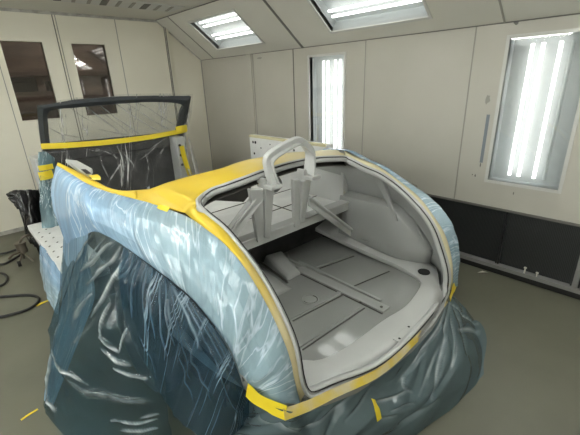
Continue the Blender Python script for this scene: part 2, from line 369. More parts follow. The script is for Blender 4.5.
panel('ceiling_slope_right', (XR,0,ZW), (0,1,0), SV, YS, YL, 0, SL, [(a,b,.165,.68) for a,b in SY], SN*.05, M['ceil'])
panel('ceiling_slope_west', (XW,0,ZW), (0,1,0), SVw, YS, YL, 0, SL, [(a,b,.165,.68) for a,b in SY], SNw*.05, M['ceil'])
nt_ = [0]
def trim(b, m='seam', **k):
    nt_[0] += 1
    return tag(b.build('trim_%d' % nt_[0], M[m], **k), kind='structure')
for y,w,m in ((3.45,.014,'seam'),(2.396,.010,'seam_soft'),(1.335,.010,'seam_soft'),(4.24,.012,'seam_soft')):
    trim(MB().box((XR-.004,y-w/2,.0 if y>2.6 else .61),(XR+.002,y+w/2,ZW)), m)
trim(MB().box((XR-.018,4.27,0),(XR+.002,4.37,ZW)), 'wall_r')
for y in (3.28,1.13,5.2):
    a = Vector((XR,y,ZW)); trim(MB().bar(a-SN*.002, a+SV*SL-SN*.002, .03 if y==3.28 else .012, .012, SN), 'seam' if y==3.28 else 'seam_soft')
trim(MB().bar((XR-.003,YS,ZW),(XR-.003,YL,ZW),.008,.008), 'seam')
trim(MB().bar((XS,YS,ZC-.003),(XS,YL,ZC-.003),.01,.01), 'seam')
trim(MB().box((XSW,YL-.022,ZC-.03),(XS+.02,YL+.01,ZC)), 'trim')
for x,w,m in ((1.325,.01,'seam'),(1.355,.008,'seam_soft'),(2.06,.008,'seam_soft'),(.67,.008,'seam_soft')):
    trim(MB().box((x-w/2,YL-.004,0),(x+w/2,YL+.002,ZC)), m)
trim(MB().box((2.735,YL-.03,0),(2.80,YL+.01,2.53)).box((2.75,YL-.045,0),(2.785,YL+.01,2.53)), 'wall_l', bevel=.006)
trim(MB().box((2.732,YL-.034,0),(2.738,YL-.02,2.53)), 'seam'); trim(MB().box((2.747,YL-.048,0),(2.752,YL-.03,2.53)), 'seam')
trim(MB().box((2.80,YL-.006,0),(2.808,YL+.001,2.53)), 'seam')
trim(MB().bar((XS,YL-.01,ZC),(XR,YL-.01,ZW),.02,.03,(0,1,0)), 'trim')
trim(MB().box((XR-.012,YL-.012,0),(XR,YL,ZW)), 'seam_soft')
tag(MB().box((XW,YL-.012,0),(XR,YL+.002,.05)).build('baseboard_left', M['trim']), kind='structure')
# windows in the left wall and the workshop seen through them
for i,(x0,x1,z0,z1) in enumerate(WIN):
    w = tag(MB().box((x0-.012,YL-.006,z0-.012),(x0,YL+.07,z1+.012)).box((x1,YL-.006,z0-.012),(x1+.012,YL+.07,z1+.012))
        .box((x0,YL-.006,z1),(x1,YL+.07,z1+.012)).box((x0,YL-.006,z0-.012),(x1,YL+.07,z0)).build('window_%d'%(i+1), M['wall_l']), kind='structure')
    MB().box((x0,YL+.03,z0),(x1,YL+.036,z1)).build('pane', M['winpane'], w)
tag(MB().box((-.6,9.0,0),(5.2,9.05,4.2)).build('wall_workshop', M['brown']), kind='structure')
tag(MB().box((-.6,YL+.07,3.2),(5.2,9.0,3.25)).build('ceiling_workshop', M['brown']), kind='structure')
trim(MB().box((.3,8.8,2.62),(3.4,8.98,2.72)), 'shelf'); trim(MB().box((.3,8.8,1.95),(3.4,8.98,2.02)), 'shelf')
sh = thing('storage_shelf', 'brown storage shelf behind the left booth window', 'shelf', (1.4,7.9,0))
b = MB()
for z in (.9,1.28,1.62): b.box((.7,7.75,z),(2.0,8.15,z+.05))
b.build('shelf_board', M['shelf'], sh)
for x in (.72,1.96): MB().box((x,7.75,0),(x+.04,7.8,2.1)).build('post', M['dark'], sh)
for x,w,h,n,l in ((1.0,.38,.22,'storage_box','black box on the shelf behind the left window'),(1.55,.25,.16,'tool_case','dark low case on the shelf behind the left window')):
    tag(MB().box((x,7.8,1.67),(x+w,8.1,1.67+h)).box((x+.03,7.79,1.67+h*.7),(x+w-.03,8.11,1.67+h+.015)).build(n, M['dark'], bevel=.01), l, 'box')
ws = thing('workshop_light', 'strip lamp added to light the workshop behind the windows', 'lamp', (2.0,7.4,3.12))  # unseen lamp added to brighten the view through the windows
MB().tube([(1.3,7.4,3.08),(2.7,7.4,3.08)],.02).build('tube', M['tube_fill'], ws); MB().box((1.25,7.33,3.11),(2.75,7.47,3.21)).build('housing', M['fixframe'], ws)
# extract filters under the right wall
trim(MB().box((XR,YS,0),(XR+.2,2.6,.012)), 'black')
trim(MB().box((XR+.16,YS,.0),(XR+.2,2.6,.62)), 'black')
trim(MB().box((XR-.005,YS,.012),(XR+.1,2.6,.055)), 'black')
trim(MB().box((XR-.008,YS,.592),(XR+.06,2.6,.612)), 'seam')
trim(MB().box((XR-.02,YS,.055),(XR+.09,2.6,.088)), 'bar')
YF = [YS, -1.75, -.72, .30, .335, .89, 1.66, 2.6]
lbl = {.335:'black filter panel under the right wall, with pegs on the ledge before it', .89:'black filter panel right behind the car tail, low on the wall',
       -.72:'black filter panel at the far right edge below the big lamp', 1.66:'black filter panel hidden behind the car, low on the wall'}
for y0,y1 in zip(YF,YF[1:]):
    if y1-y0 < .1: trim(MB().box((XR-.004,y0,.088),(XR+.05,y1,.6)), 'bar'); continue
    if not (-.8 < y0 < 2): continue
    fp = thing('filter_panel', lbl[y0], 'filter', (XR+.05,(y0+y1)/2,.09), 'black extract filters along the right wall')
    MB().box((XR+.035,y0+.004,.092),(XR+.06,y1-.004,.588)).build('mesh', M['filter'], fp)
    MB().box((XR+.01,y0+.002,.092),(XR+.05,y0+.014,.59)).box((XR+.01,y1-.014,.092),(XR+.05,y1-.002,.59)).box((XR+.01,y0+.002,.575),(XR+.05,y1-.002,.59)).build('frame', M['seal'], fp)
for y,h,l,n in ((.665,.055,'small pale peg standing on filter ledge, left of two','peg'),(.575,.04,'small pale headed peg on filter ledge, right of two','peg')):
    p = tag(MB().tube([(XR-.005,y,.088),(XR-.005,y,.088+h)],[.006,.006] if h>.05 else [.004,.004],8).disc((XR-.005,y,.088+h-.01),.011,n=10,h=.01).build(n, M['paper']), l, 'peg')
# scuffs and chips in the paint
def chip(y, z, w, h, m='seam', seed=0):
    random.seed(seed); n = 11
    pts = [(XR-.0015, y+w/2*math.cos(2*math.pi*k/n)*random.uniform(.5,1), z+h/2*math.sin(2*math.pi*k/n)*random.uniform(.5,1)) for k in range(n)]
    trim(MB().prism(pts,(.002,0,0)), m)
chip(4.32,1.53,.05,.16,'seam',1); chip(4.30,1.42,.04,.06,'black',2); chip(4.33,1.62,.03,.05,'seam_soft',3); chip(4.1,1.99,.16,.03,'seam_soft',4)
chip(1.75,.66,.10,.06,'seam_soft',5); chip(1.18,.86,.014,.03,'seam',6); chip(1.205,.865,.012,.02,'seam',8); chip(1.15,.96,.014,.05,'seam',7); chip(1.17,1.50,.05,.10,'seam_soft',9)
trim(MB().box((XR-.002,1.135,.98),(XR+.001,1.16,1.38)), 'galv')
chip(1.05,2.04,.05,.03,'seam',11); chip(.86,.76,.012,.03,'seam',12)
# lamps
def lamp(name, label, org, u, v, n, u0, u1, v0, v1, tubes, along, off=(), group=None, tm='tube'):
    """recessed tube lamp in the plane org + u, v with n pointing into the recess"""
    org,u,v,n = Vector(org),Vector(u),Vector(v),Vector(n)
    P = lambda a,b,c: org+u*a+v*b+n*c
    t = thing(name, label, 'lamp', P((u0+u1)/2,(v0+v1)/2,.06), group)
    def slab(mb,a0,a1,b0,b1,c0,c1): mb.prism([P(a0,b0,c0),P(a1,b0,c0),P(a1,b1,c0),P(a0,b1,c0)], n*(c1-c0))
    h = MB(); slab(h,u0-.01,u1+.01,v0-.01,v1+.01,.13,.14)
    for q in ((u0-.01,u0,v0,v1),(u1,u1+.01,v0,v1),(u0-.01,u1+.01,v0-.01,v0),(u0-.01,u1+.01,v1,v1+.01)): slab(h,*q,.0,.13)
    h.build('reflector', M['reflector'], t)
    fr = MB()
    for q in ((u0-.018,u0+.006,v0-.018,v1+.018),(u1-.006,u1+.018,v0-.018,v1+.018),(u0,u1,v0-.018,v0+.006),(u0,u1,v1-.006,v1+.018)): slab(fr,*q,-.008,.004)
    fr.build('frame', M['fixframe'], t)
    pn = MB(); slab(pn,u0,u1,v0,v1,.006,.010); pn.build('cover', M['pane'], t)
    for k,q in enumerate(tubes):
        a,b = (P(q,v0+.05,.085),P(q,v1-.05,.085)) if along == 'v' else (P(u0+.04,q,.085),P(u1-.04,q,.085))
        o = MB().tube([a,b],.013,10).build('tube', M['tube_off' if k in off else tm], t)
        if k in off: o['label'] = 'unlit tube'
    return t
WT = lambda a: [a+.13,a+.20,a+.31,a+.38]
wl = ['tall wall lamp nearest the camera at the right edge','tall wall lamp behind the car roof hinge','tall wall lamp out of view']
for (a,b),l,o in zip(LY,wl,((0,),(),())):
    lamp('wall_lamp', l, (XR,0,0),(0,1,0),(0,0,1),(1,0,0), a,b,.837,1.945, WT(a), 'v', o, 'tube lamps in the walls')
    lamp('wall_lamp', 'tall wall lamp in the opposite wall, out of view', (XW,0,0),(0,1,0),(0,0,1),(-1,0,0), a,b,.837,1.945, WT(a), 'v', (), 'tube lamps in the walls', 'tube_fill')
for (a,b),l in zip(SY,('big ceiling lamp at the top middle, cut by the frame','smaller-looking ceiling lamp at the top left, beside the corner','ceiling lamp out of view')):
    T = [.27,.34,.50,.57]
    lamp('ceiling_lamp', l, (XR,0,ZW),(0,1,0),SV,SN, a,b,.165,.68, T, 'u', (), 'tube lamps in the sloped ceiling', 'tube' if a>0 else 'tube_fill')
    lamp('ceiling_lamp', 'ceiling lamp over the camera, out of view', (XW,0,ZW),(0,1,0),SVw,SNw, a,b,.165,.68, T, 'u', (), 'tube lamps in the sloped ceiling', 'tube_fill')
for y0 in (.2,2.4):  # unseen fill lamps added to brighten the shelf and the car from above
    lamp('ceiling_lamp','fill lamp added in the flat ceiling above the car, out of view',(0,0,ZC),(1,0,0),(0,1,0),(0,0,1),.1,1.2,y0,y0+1.0,[y0+.2,y0+.4,y0+.6,y0+.8],'u',(), 'fill lamps added in the flat ceiling','tube_fill')
cv = thing('ceiling_vent', 'slotted strip vent in the ceiling along the left wall', 'vent', (1.6,4.65,ZC))
MB().box((.2,4.46,ZC-.012),(2.5,4.84,ZC-.002)).build('frame', M['fixframe'], cv)
for k in range(10):
    x = 2.36-k*.15
    MB().bar((x,4.5,ZC-.014),(x+.06,4.8,ZC-.014),.07 if k%3==2 else .035,.006).build('slot', M['seam' if k%3==2 else 'seam_soft'], cv)

# ------------------------------------------------------------ the car
CAR = thing('convertible_car', 'grey primed open car with yellow masked deck and no boot lid', 'car', (XC,2.6,0))
def part(name, b, m, parent=None, **k): return b.build(name, M[m], parent or CAR, **k)
# opening rim: one closed loop, left side, tail sill, right side, front edge
RL = [(0.900,1.674,1.145),(0.800,1.542,1.160),(0.815,1.490,1.112),(0.825,1.339,1.058),(0.825,1.133,0.938),(0.825,0.998,0.809),(0.825,0.907,0.666),(0.825,0.877,0.516),(0.840,0.864,0.431)]
RB = [(0.870,0.845,0.405),(0.980,0.813,0.400),(1.216,0.734,0.400),(1.534,0.734,0.390),(1.946,0.782,0.375)]
RR = [(2.130,0.823,0.381),(2.130,0.834,0.525),(2.130,0.908,0.704),(2.130,0.966,0.805),(2.130,1.057,0.898),(2.130,1.207,1.003),(2.130,1.363,1.074),(2.110,1.492,1.111),(2.114,1.601,1.140)]
RF = [(2.102,1.675,1.155),(1.934,1.693,1.180),(1.788,1.720,1.190),(1.560,1.706,1.200),(1.325,1.673,1.200),(1.174,1.659,1.190),(1.047,1.665,1.175),(0.970,1.697,1.155)]
loop = [Vector(p) for p in RL+RB+RR+RF]
LP = crv(loop+[loop[0]], 241)[:-1]
def rim_frames(P):
    out = []; n = len(P)
    for i,p in enumerate(P):
        T = (P[(i+1)%n]-P[i-1]).normalized(); N = Vector((0,p.y-1.6,p.z-.42)); N.normalize()
        N = (N-T*N.dot(T)).normalized(); B = T.cross(N)
        if B.dot(Vector((XC,1.15,.85))-p) < 0: B = -B
        out.append((T,N,B))
    return out
FR = rim_frames(LP)
def ring(offs):
    """rings of the loop at (inward, along normal) offsets"""
    rows = [[p+B*a+N*b for p,(T,N,B) in zip(LP,FR)] for a,b in offs]
    return [r+[r[0]] for r in rows]
part('opening_rim', MB().grid(ring([(-.002,-.02),(-.002,.008),(.006,.012),(.010,.006),(.012,-.004),(.022,-.003),(.027,-.010),(.026,-.03)])), 'primer_l', smooth=True, solid=.004)
part('rim_seal', MB().grid(ring([(.020,.002),(.0225,.006),(.025,.002),(.0225,-.004),(.020,.002)])), 'seal', smooth=True)
# yellow covered deck
c1 = [(0.720,2.091,1.136),(0.740,2.060,1.140),(0.770,2.033,1.141),(0.815,2.007,1.155),(0.875,2.002,1.165),(1.001,1.980,1.180),(1.189,1.928,1.200),(1.383,1.961,1.210),(1.569,1.960,1.210),(1.816,1.960,1.200),(2.038,1.937,1.180),(2.253,1.951,1.160),(2.417,1.949,1.130)]
c2 = [(0.660,1.945,1.125),(0.710,1.817,1.109),(0.765,1.602,1.104),RL[1],RL[0],RF[7],RF[6],RF[5],RF[4],RF[3],RF[2],RF[1],RF[0]]
mid = [(Vector(a)+Vector(b))/2+Vector((0,0,.012*min(1,k/6))) for k,(a,b) in enumerate(zip(c1,c2))]
def semi(r, lin, n=5):
    out = []
    for k in range(len(r)-1):
        p0 = r[k-1] if k else r[0]*2-r[1]; p1, p2 = r[k], r[k+1]; p3 = r[k+2] if k+2 < len(r) else r[-1]*2-r[-2]
        for q in range(n):
            u = q/n
            out.append(p1.lerp(p2,u) if k in lin else .5*((2*p1)+(p2-p0)*u+(2*p0-5*p1+4*p2-p3)*u*u+(3*p1-p0-3*p2+p3)*u**3))
    return out+[r[-1]]
rows = [semi(r,(0,1,2)) for r in loft([c1,mid,c2],9,13)]
dk = part('rear_deck', MB().grid(rows), 'yellow_deck', smooth=True, solid=.006); dk['label'] = 'yellow masked rear deck'
part('deck_edge', MB().grid([[p+Vector((0,.012,-.005)) for p in rows[0]],[p+Vector((0,.02,-.02)) for p in rows[0]],[p+Vector((0,.0,-.07)) for p in rows[0]]]), 'under', smooth=True, solid=.004)
part('deck_underside', MB().grid([[p+Vector((0,.01 if i==0 else -.012 if i==8 else 0,-.06)) for p in r[10:]] for i,r in enumerate(rows)]), 'under', smooth=True, solid=.004)
# yellow strip along the left rim and along the quarter top
Bc = [(0.521,3.000,1.192),(0.535,2.702,1.174),(0.555,2.452,1.149),(0.600,2.230,1.128),(0.660,1.945,1.125),(0.710,1.817,1.109),(0.765,1.602,1.104),(0.765,1.505,1.081),(0.765,1.294,1.049),(0.765,1.160,0.990),(0.775,1.008,0.829),(0.785,0.929,0.707),(0.800,0.887,0.526),(0.820,0.877,0.373)]
CKc = [(0.541,3.020,1.204),(0.600,2.767,1.159),(0.605,2.451,1.155),(0.625,2.265,1.140),(0.670,2.169,1.130),(0.720,2.091,1.136)]
part('rim_cover', MB().grid([crv(Bc[6:],50), [a.lerp(b,.5)+Vector((-.004,0,.004)) for a,b in zip(crv(Bc[6:],50),crv(RL[1:],50))], crv(RL[1:],50)]), 'yellow_strip', smooth=True, solid=.005)['label'] = 'yellow masked strip along the left edge'
q1 = crv(Bc[:5],30); q2 = crv(CKc,30)
part('quarter_top', MB().grid([q1,[a.lerp(b,.5)+Vector((0,0,.012)) for a,b in zip(q1,q2)],q2,[p+Vector((.03,0,-.05)) for p in q2]]), 'yellow_deck', smooth=True, solid=.005)['label'] = 'yellow masked quarter top'
Yr = [(2.190,1.751,1.181),(2.185,1.592,1.141),(2.180,1.439,1.107),(2.180,1.277,1.035),(2.180,1.110,0.944),(2.180,0.979,0.818),(2.180,0.900,0.714),(2.180,0.840,0.547),(2.175,0.815,0.364)]
rr = crv((RR+RF[:1])[::-1],50)
part('rim_cover', MB().grid([crv(Yr,50),[a.lerp(b,.5)+Vector((.003,0,.004)) for a,b in zip(crv(Yr,50),rr)],rr]), 'pale_tape', smooth=True, solid=.005)['label'] = 'pale yellow masked strip along the far edge'
st = part('striker_plate', MB().prism([(0.650,3.361,1.140),(0.705,3.230,1.140),(0.691,2.798,1.140),(0.630,2.631,1.140),(0.610,2.740,1.140)],(0,0,.03)), 'primer_l', bevel=.005)
MB().prism([(0.624,2.812,1.172),(0.647,2.782,1.172),(0.633,2.617,1.172),(0.606,2.630,1.172)],(0,0,.003)).build('striker_slot', M['hole'], st)
# rear fenders under the film: sections from the deck edge out over the crest to the wheel arch
Dc = [(0.430,2.776,0.595),(0.460,2.245,0.908),(0.480,1.906,0.977),(0.520,1.597,0.943),(0.550,1.394,0.905),(0.580,1.229,0.845),(0.620,1.078,0.688),(0.660,1.052,0.465)]
Bm = crv(Bc,200)
def nearest(px): return px
secB = [Bc[1],Bc[2],Bc[3],Bc[4],Bc[5],Bc[7],Bc[9],Bc[11]]
S0 = [(0.521,3.000,1.192),(0.477,3.000,1.095),(0.455,3.000,1.026),(0.440,3.000,0.921),(0.441,3.000,0.800),(0.446,3.000,0.663)]
sec = [S0]
for b_,d_ in zip(secB,Dc):
    b_,d_ = Vector(b_),Vector(d_)
    ctrl = Vector((d_.x-.03, (b_.y+d_.y)/2-.0, b_.z-.0)) if d_.y > 1.3 else Vector((d_.x-.02,min(b_.y,d_.y)-.06,(b_.z*.8+d_.z*.2)))
    sec.append(bez(b_,ctrl,d_))
sec.append(bez(Bc[13],(0.601,0.800,0.624),(0.700,1.070,0.328)))
FT = loft(sec, 90, 40)
NF = normals(FT)
sgn = 1 if NF[40][15].dot(Vector((-1,0,1))) > 0 else -1
part('rear_fender', MB().grid([[p-NF[i][j]*sgn*.012 for j,p in enumerate(r)] for i,r in enumerate(FT)]), 'primer', smooth=True, solid=.004)
FR0 = [(2.30,2.08,1.135)]+Yr
FR1 = [(2.37,2.08,1.12),(2.310,1.771,1.149),(2.300,1.610,1.104),(2.290,1.451,1.070),(2.290,1.258,0.991),(2.300,1.083,0.906),(2.310,0.961,0.806),(2.320,0.891,0.670),(2.330,0.857,0.528),(2.300,0.836,0.330)]
F0, F1 = crv(FR0,60), crv(FR1,60)
FRT = [[a,a.lerp(b,.5)+Vector((.004,0,.012)),b,b+Vector((.05,.05,-.08)),b+Vector((.075,.11,-.2)),b+Vector((.07,.14,-.34))] for a,b in zip(F0,F1)]
FRT = [crv(r,24) for r in FRT]
part('rear_fender', MB().grid([[p+Vector((-.006,.006,-.012)) for p in r] for r in FRT]), 'primer', smooth=True, solid=.004)
# inside of the boot
zf = .395
outline = [(.84,.86),(.90,.80),(1.05,.745),(1.25,.715),(XC,.705),(1.7,.715),(1.9,.745),(2.06,.80),(2.12,.86),(2.2,1.0),(2.2,2.3),(.75,2.3),(.75,1.0)]
part('boot_floor', MB().prism([(x,y,.36) for x,y in outline],(0,0,.035)), 'primer_wet')
# raised sill band round the floor well
inn = [(2.140,1.226,0.430),(2.115,1.057,0.415),(2.066,0.974,0.410),(1.973,0.938,0.410),(1.747,0.900,0.410),(1.528,0.917,0.410),(1.231,0.925,0.410),(1.056,0.960,0.410)]
inl = [(.99,1.02,.41),(.93,1.10,.415),(.90,1.26,.43)]
inner = crv([(2.13,2.2,.52),(2.13,1.6,.46)]+inn+inl+[(.86,1.6,.46),(.86,1.95,.50)],80)
outer = crv([(2.26,2.2,.55),(2.26,1.6,.50),(2.22,1.25,.45),(2.15,1.0,.425),(2.11,.90,.415),(2.0,.80,.405),(1.8,.745,.40),(1.6,.72,.40),(XC,.715,.40),(1.25,.735,.40),(1.0,.785,.41),(.87,.86,.415),(.82,.98,.425),(.74,1.25,.45),(.70,1.6,.50),(.70,1.95,.53)],80)
well = [p+Vector((0,0,-.03)) for p in inner]
cen = Vector((XC,1.4,0))
well = [p+((cen-p)*Vector((1,1,0))).normalized()*.012 for p in well]
part('sill_band', MB().grid([well,[a.lerp(b,.5)+Vector((0,0,.012)) for a,b in zip(well,inner)],inner,[a.lerp(b,.5) for a,b in zip(inner,outer)],outer,[p+Vector((math.copysign(.13,p.x-XC),0,.01))*max(0,min(1,(p.y-.86)*8)) for p in outer]]), 'primer_l', smooth='auto', solid=.004)
for a,b,w in (((1.18,1.30),(1.66,1.26),.006),((1.05,1.09),(1.57,1.08),.006),((1.75,1.61),(2.08,1.55),.008),((1.72,1.28),(2.06,1.22),.006)):
    part('floor_seam', MB().bar((*a,zf+.002),(*b,zf+.002),w,.006), 'under')
for a,b,w in (((1.16,1.335),(1.64,1.295),.03),((1.03,1.125),(1.55,1.115),.03),((1.75,1.65),(2.08,1.59),.03)):
    part('floor_rib', MB().bar((*a,zf+.003),(*b,zf+.003),w,.01), 'primer_wet', bevel=.004)
part('floor_strap', MB().box((1.60,.97,zf),(1.675,1.72,zf+.014)), 'primer', bevel=.005)
part('floor_rib', MB().bar((1.70,1.05,zf+.006),(1.72,1.8,zf+.006),.022,.014), 'primer', bevel=.005)
for dx in (0,.055,.1):
    part('floor_rib', MB().tube(crv([(1.60+dx,1.70,zf+.002),(1.595+dx,1.80,zf+.006),(1.61+dx,1.9,zf+.008),(1.66+dx,1.97,zf+.006)],16),.008,8), 'primer', smooth=True)
part('strap_edge', MB().box((1.592,.97,zf),(1.60,1.70,zf+.003)), 'under')
for p in ((1.635,1.005,zf+.013),(1.60,1.13,zf+.008)): part('bolt', MB().disc(p,.009,n=10,h=.004), 'under')
part('drain_plug', MB().torus((1.41,1.38,zf+.002),.052,.005,m=6).disc((1.41,1.38,zf-.001),.05,h=.003), 'primer')
part('plug_gap', MB().torus((1.41,1.38,zf+.003),.045,.003,m=6,arc=.6,a0=-.3), 'under')
hb = [(1.46,1.64,zf),(1.60,1.64,zf),(1.68,1.95,zf),(1.50,1.98,zf)]
b = MB(); b.add(hb+[(1.475,1.66,zf+.035),(1.585,1.66,zf+.035),(1.655,1.92,zf+.085),(1.515,1.95,zf+.085)],[(3,2,1,0),(4,5,6,7),(0,1,5,4),(1,2,6,5),(2,3,7,6),(3,0,4,7)])
part('floor_hump', b, 'primer', bevel=.02)
b = MB(); rws = []
for i in range(15):
    t = i/14; y = 1.56+.5*t; rws.append([Vector((1.02+(.40+.04*t)*k/12, y, zf+ (.075*math.sin(math.pi*min(1,max(0,k/12)))**.45)*min(1,4*t)**.5*(.8+.3*t))) for k in range(13)])
part('tank_top', b.grid(rws), 'primer', smooth=True, solid=.004)
part('filler_line', MB().tube([(1.445,1.63,zf+.006),(1.465,1.75,zf+.01),(1.49,1.98,zf+.02)],.008,8), 'under')
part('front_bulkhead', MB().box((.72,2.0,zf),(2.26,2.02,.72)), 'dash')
part('crossbeam', MB().box((.78,1.70,.715),(2.2,1.76,.785)).box((.78,1.69,.775),(2.2,1.78,.787)), 'primer_l', bevel=.006)
b = MB().box((.66,1.76,.735),(2.28,2.8,.75))
part('parcel_shelf', b, 'silver', bevel=.006)
for a,b in (((.7,2.05),(2.25,2.07)),((.7,2.38),(2.25,2.40)),((1.15,1.80),(1.13,2.78)),((1.80,1.80),(1.82,2.78))):
    part('shelf_seam', MB().bar((*a,.752),(*b,.752),.006,.005), 'under')
part('shelf_back', MB().box((.66,2.78,.5),(2.28,2.80,.80)), 'silver', bevel=.005)
part('deck_flange', MB().prism([(.72,2.08,.985),(1.17,2.08,.97),(1.45,2.08,.885),(1.52,2.08,.93),(1.54,2.08,1.12),(.72,2.08,1.10)],(0,.01,0)), 'under')
part('flange_ring', MB().torus((1.75,2.07,.955),.055,.012,(0,1,0),m=6).disc((1.75,2.075,.955),.05,(0,1,0),h=.004), 'primer')
# side walls of the boot, right built then mirrored
def both(name, fn, m, **k):
    for s in (0,1):
        b = fn()
        if s: b.v = [mir(p) for p in b.v]
        part(name, b, m, **k)
def side_panel():
    b = MB().box((2.215,1.80,.60),(2.225,2.7,.97)); b.prism([(2.215,1.80,.97),(2.215,2.7,.97),(2.215,2.1,1.09),(2.215,1.80,1.10)],(.01,0,0))
    return b
both('side_panel', side_panel, 'primer_l', bevel=.003)
for q in ((2.215,1.83,1.03),(2.215,2.02,1.02),(2.215,2.2,.99)): both('panel_bolt', lambda: MB().disc(q,.011,(-1,0,0),n=10), 'hole')
def wheelhouse():
    rows = []
    for i in range(21):
        t = i/20; y = 1.03+.76*t
        topz = .52+.31*min(1,math.sin(min(1,t*2.2)*math.pi/2)); x0 = 2.19+.10*(1-min(1,t*2.5))**2
        rows.append([Vector(p) for p in ((2.31,y,topz+.015),(2.27,y,topz+.012),(x0+.03,y,topz),(x0+.008,y,topz-.012),(x0,y,topz-.035),(x0-.004,y,.55+.0*t),(x0-.012,y,.42))])
    b = MB().grid(rows); b.add(rows[-1]+[Vector((2.31,1.79,.42))],[tuple(range(8))]); return b
both('wheelhouse', wheelhouse, 'primer', smooth='auto', solid=.004)
def side_wall():
    prof = [(.86,.42,.40),(.90,.66,.41),(1.02,.85,.45),(1.22,1.0,.5),(1.47,1.09,.5),(1.80,1.12,.5),(2.05,1.14,.5)]
    rows = []
    for y,zt,zb in prof:
        rows.append([Vector((2.155+.0*k+.17*math.sin(math.pi*.62*k/8)*min(1,(y-.80)*4), y+.02*(1-k/8), zt-.025+(zb-zt+.025)*k/8)) for k in range(9)])
    return MB().grid(loft(rows,40,9))
both('inner_side', side_wall, 'primer', smooth=True, solid=.004)
both('gusset', lambda: MB().strip([(2.165,1.43,1.05),(2.19,1.37,.92),(2.192,1.27,.74)],[.10,.075,.03],.02,side=(.12,1,.35)), 'primer', bevel=.004)
both('pillar', lambda: MB().box((2.20,1.765,.43),(2.26,1.795,1.09)), 'primer_l', bevel=.006)
both('ledge_boss', lambda: MB().torus((2.20,1.52,.505),.03,.009,m=8).disc((2.20,1.52,.50),.022,h=.006,n=14), 'primer')
both('drain_hole', lambda: MB().disc((2.155,1.01,.432),.034,n=20,h=.005).torus((2.155,1.01,.434),.036,.005,m=6), 'hole')
for q in ((2.27,1.60,1.0),(2.26,1.42,.95)): both('inner_bolt', lambda: MB().disc(q,.012,(-1,0,0),n=10,h=.02), 'hole')
b = MB().box((1.43,.755,.405),(1.60,.80,.413)); part('latch_plate', b, 'primer_l', bevel=.003)
for p in ((1.455,.775,.412),(1.575,.79,.412)): part('latch_hole', MB().disc(p,.007,n=8,h=.002), 'hole')
# hinge: arch over the front edge, channel legs and braces
H = thing('lid_hinge', None, None, (0,0,0)) if False else CAR
ap = [(1.317,1.585,1.143),(1.308,1.600,1.208),(1.302,1.605,1.279),(1.338,1.605,1.310),(1.428,1.600,1.341),(1.522,1.595,1.364),(1.573,1.595,1.355),(1.624,1.595,1.320),(1.659,1.590,1.272),(1.657,1.585,1.203),(1.635,1.570,1.138)]
A = crv(ap,44)
hg = part('lid_hinge', MB().strip(A,[.05-.018*math.sin(math.pi*i/43) for i in range(44)],.035,side=(0,1,.25)), 'primer_l', bevel=.006)
inr = [p+((Vector((1.48,1.59,1.15))-p).normalized()*.022) for p in A]
MB().strip(inr,[.095-.03*math.sin(math.pi*i/43) for i in range(44)],.008,side=(0,1,.25)).build('hinge_flange', M['primer_l'], hg)
for p in (ap[0],ap[-1]):
    v = Vector(p); MB().box(v+Vector((-.045,-.05,-.03)),v+Vector((.04,.03,-.005))).box(v+Vector((-.045,.02,-.03)),v+Vector((-.02,.09,.03))).build('hinge_foot', M['primer_l'], hg, bevel=.006)
def leg(a,b,c,d,th=.03):     # a pressed channel plate: top left, top right, bottom right, bottom left
    return MB().prism([a,b,c,d],(0,th,.005))
for q in (((1.166,1.600,1.132),(1.259,1.600,1.117),(1.320,1.690,0.739),(1.263,1.690,0.744)),((1.271,1.585,1.135),(1.339,1.585,1.132),(1.354,1.675,0.753),(1.305,1.675,0.769)),
          ((1.514,1.610,1.117),(1.570,1.610,1.105),(1.642,1.690,0.746),(1.588,1.690,0.747)),((1.576,1.585,1.095),(1.655,1.585,1.112),(1.672,1.675,0.771),(1.633,1.675,0.775))):
    part('hinge_leg', leg(*q), 'primer_l', bevel=.006)
def brace(a,b,up): return MB().strip([a,b],.075,.012,up=up).strip([Vector(a)+Vector((0,-.012,.02)),Vector(b)+Vector((0,-.012,.02))],.012,.03,up=up)
part('brace', brace((1.655,1.62,.945),(2.17,1.66,.545),(0,-1,.6)), 'primer_l', bevel=.003)
part('brace', brace((1.27,1.64,1.08),(.79,1.64,.70),(0,-1,.6)), 'primer_l', bevel=.003)
# tail panel and lower body
tl = [Vector(p) for p in RL[7:9]+RB+RR[:2]]; tl = crv(tl,60)
part('tail_panel', MB().grid([[p+Vector((0,.012,-.004)) for p in tl],[p+Vector((0,.03,-.12)) for p in tl],[p+Vector((0,.12,-.22)) for p in tl]]), 'primer', smooth=True, solid=.004)
part('floor_pan', MB().box((.68,1.0,.20),(2.27,5.1,.24)), 'dark')
part('arch_shade', MB().box((.640,1.22,.22),(.652,2.95,.86)), 'dark')  # dark sheets, here and next, added for the shade inside the wheel arch
part('arch_shade', MB().grid([[p-NF[i][j]*sgn*.03 for j,p in enumerate(r)][12:] for i,r in enumerate(FT)][6:66]), 'dark', smooth=True, solid=.004)
both('rear_wheel', lambda: MB().torus((.55,1.86,.34),.25,.085,(1,0,0),n=36,m=14).disc((.50,1.86,.34),.19,(1,0,0),n=24,h=.1), 'tyre', smooth='auto')
both('front_wheel', lambda: MB().torus((.72,4.95,.35),.25,.10,(1,0,0),n=36,m=14).disc((.65,4.95,.35),.19,(1,0,0),n=24,h=.1), 'tyre', smooth='auto')
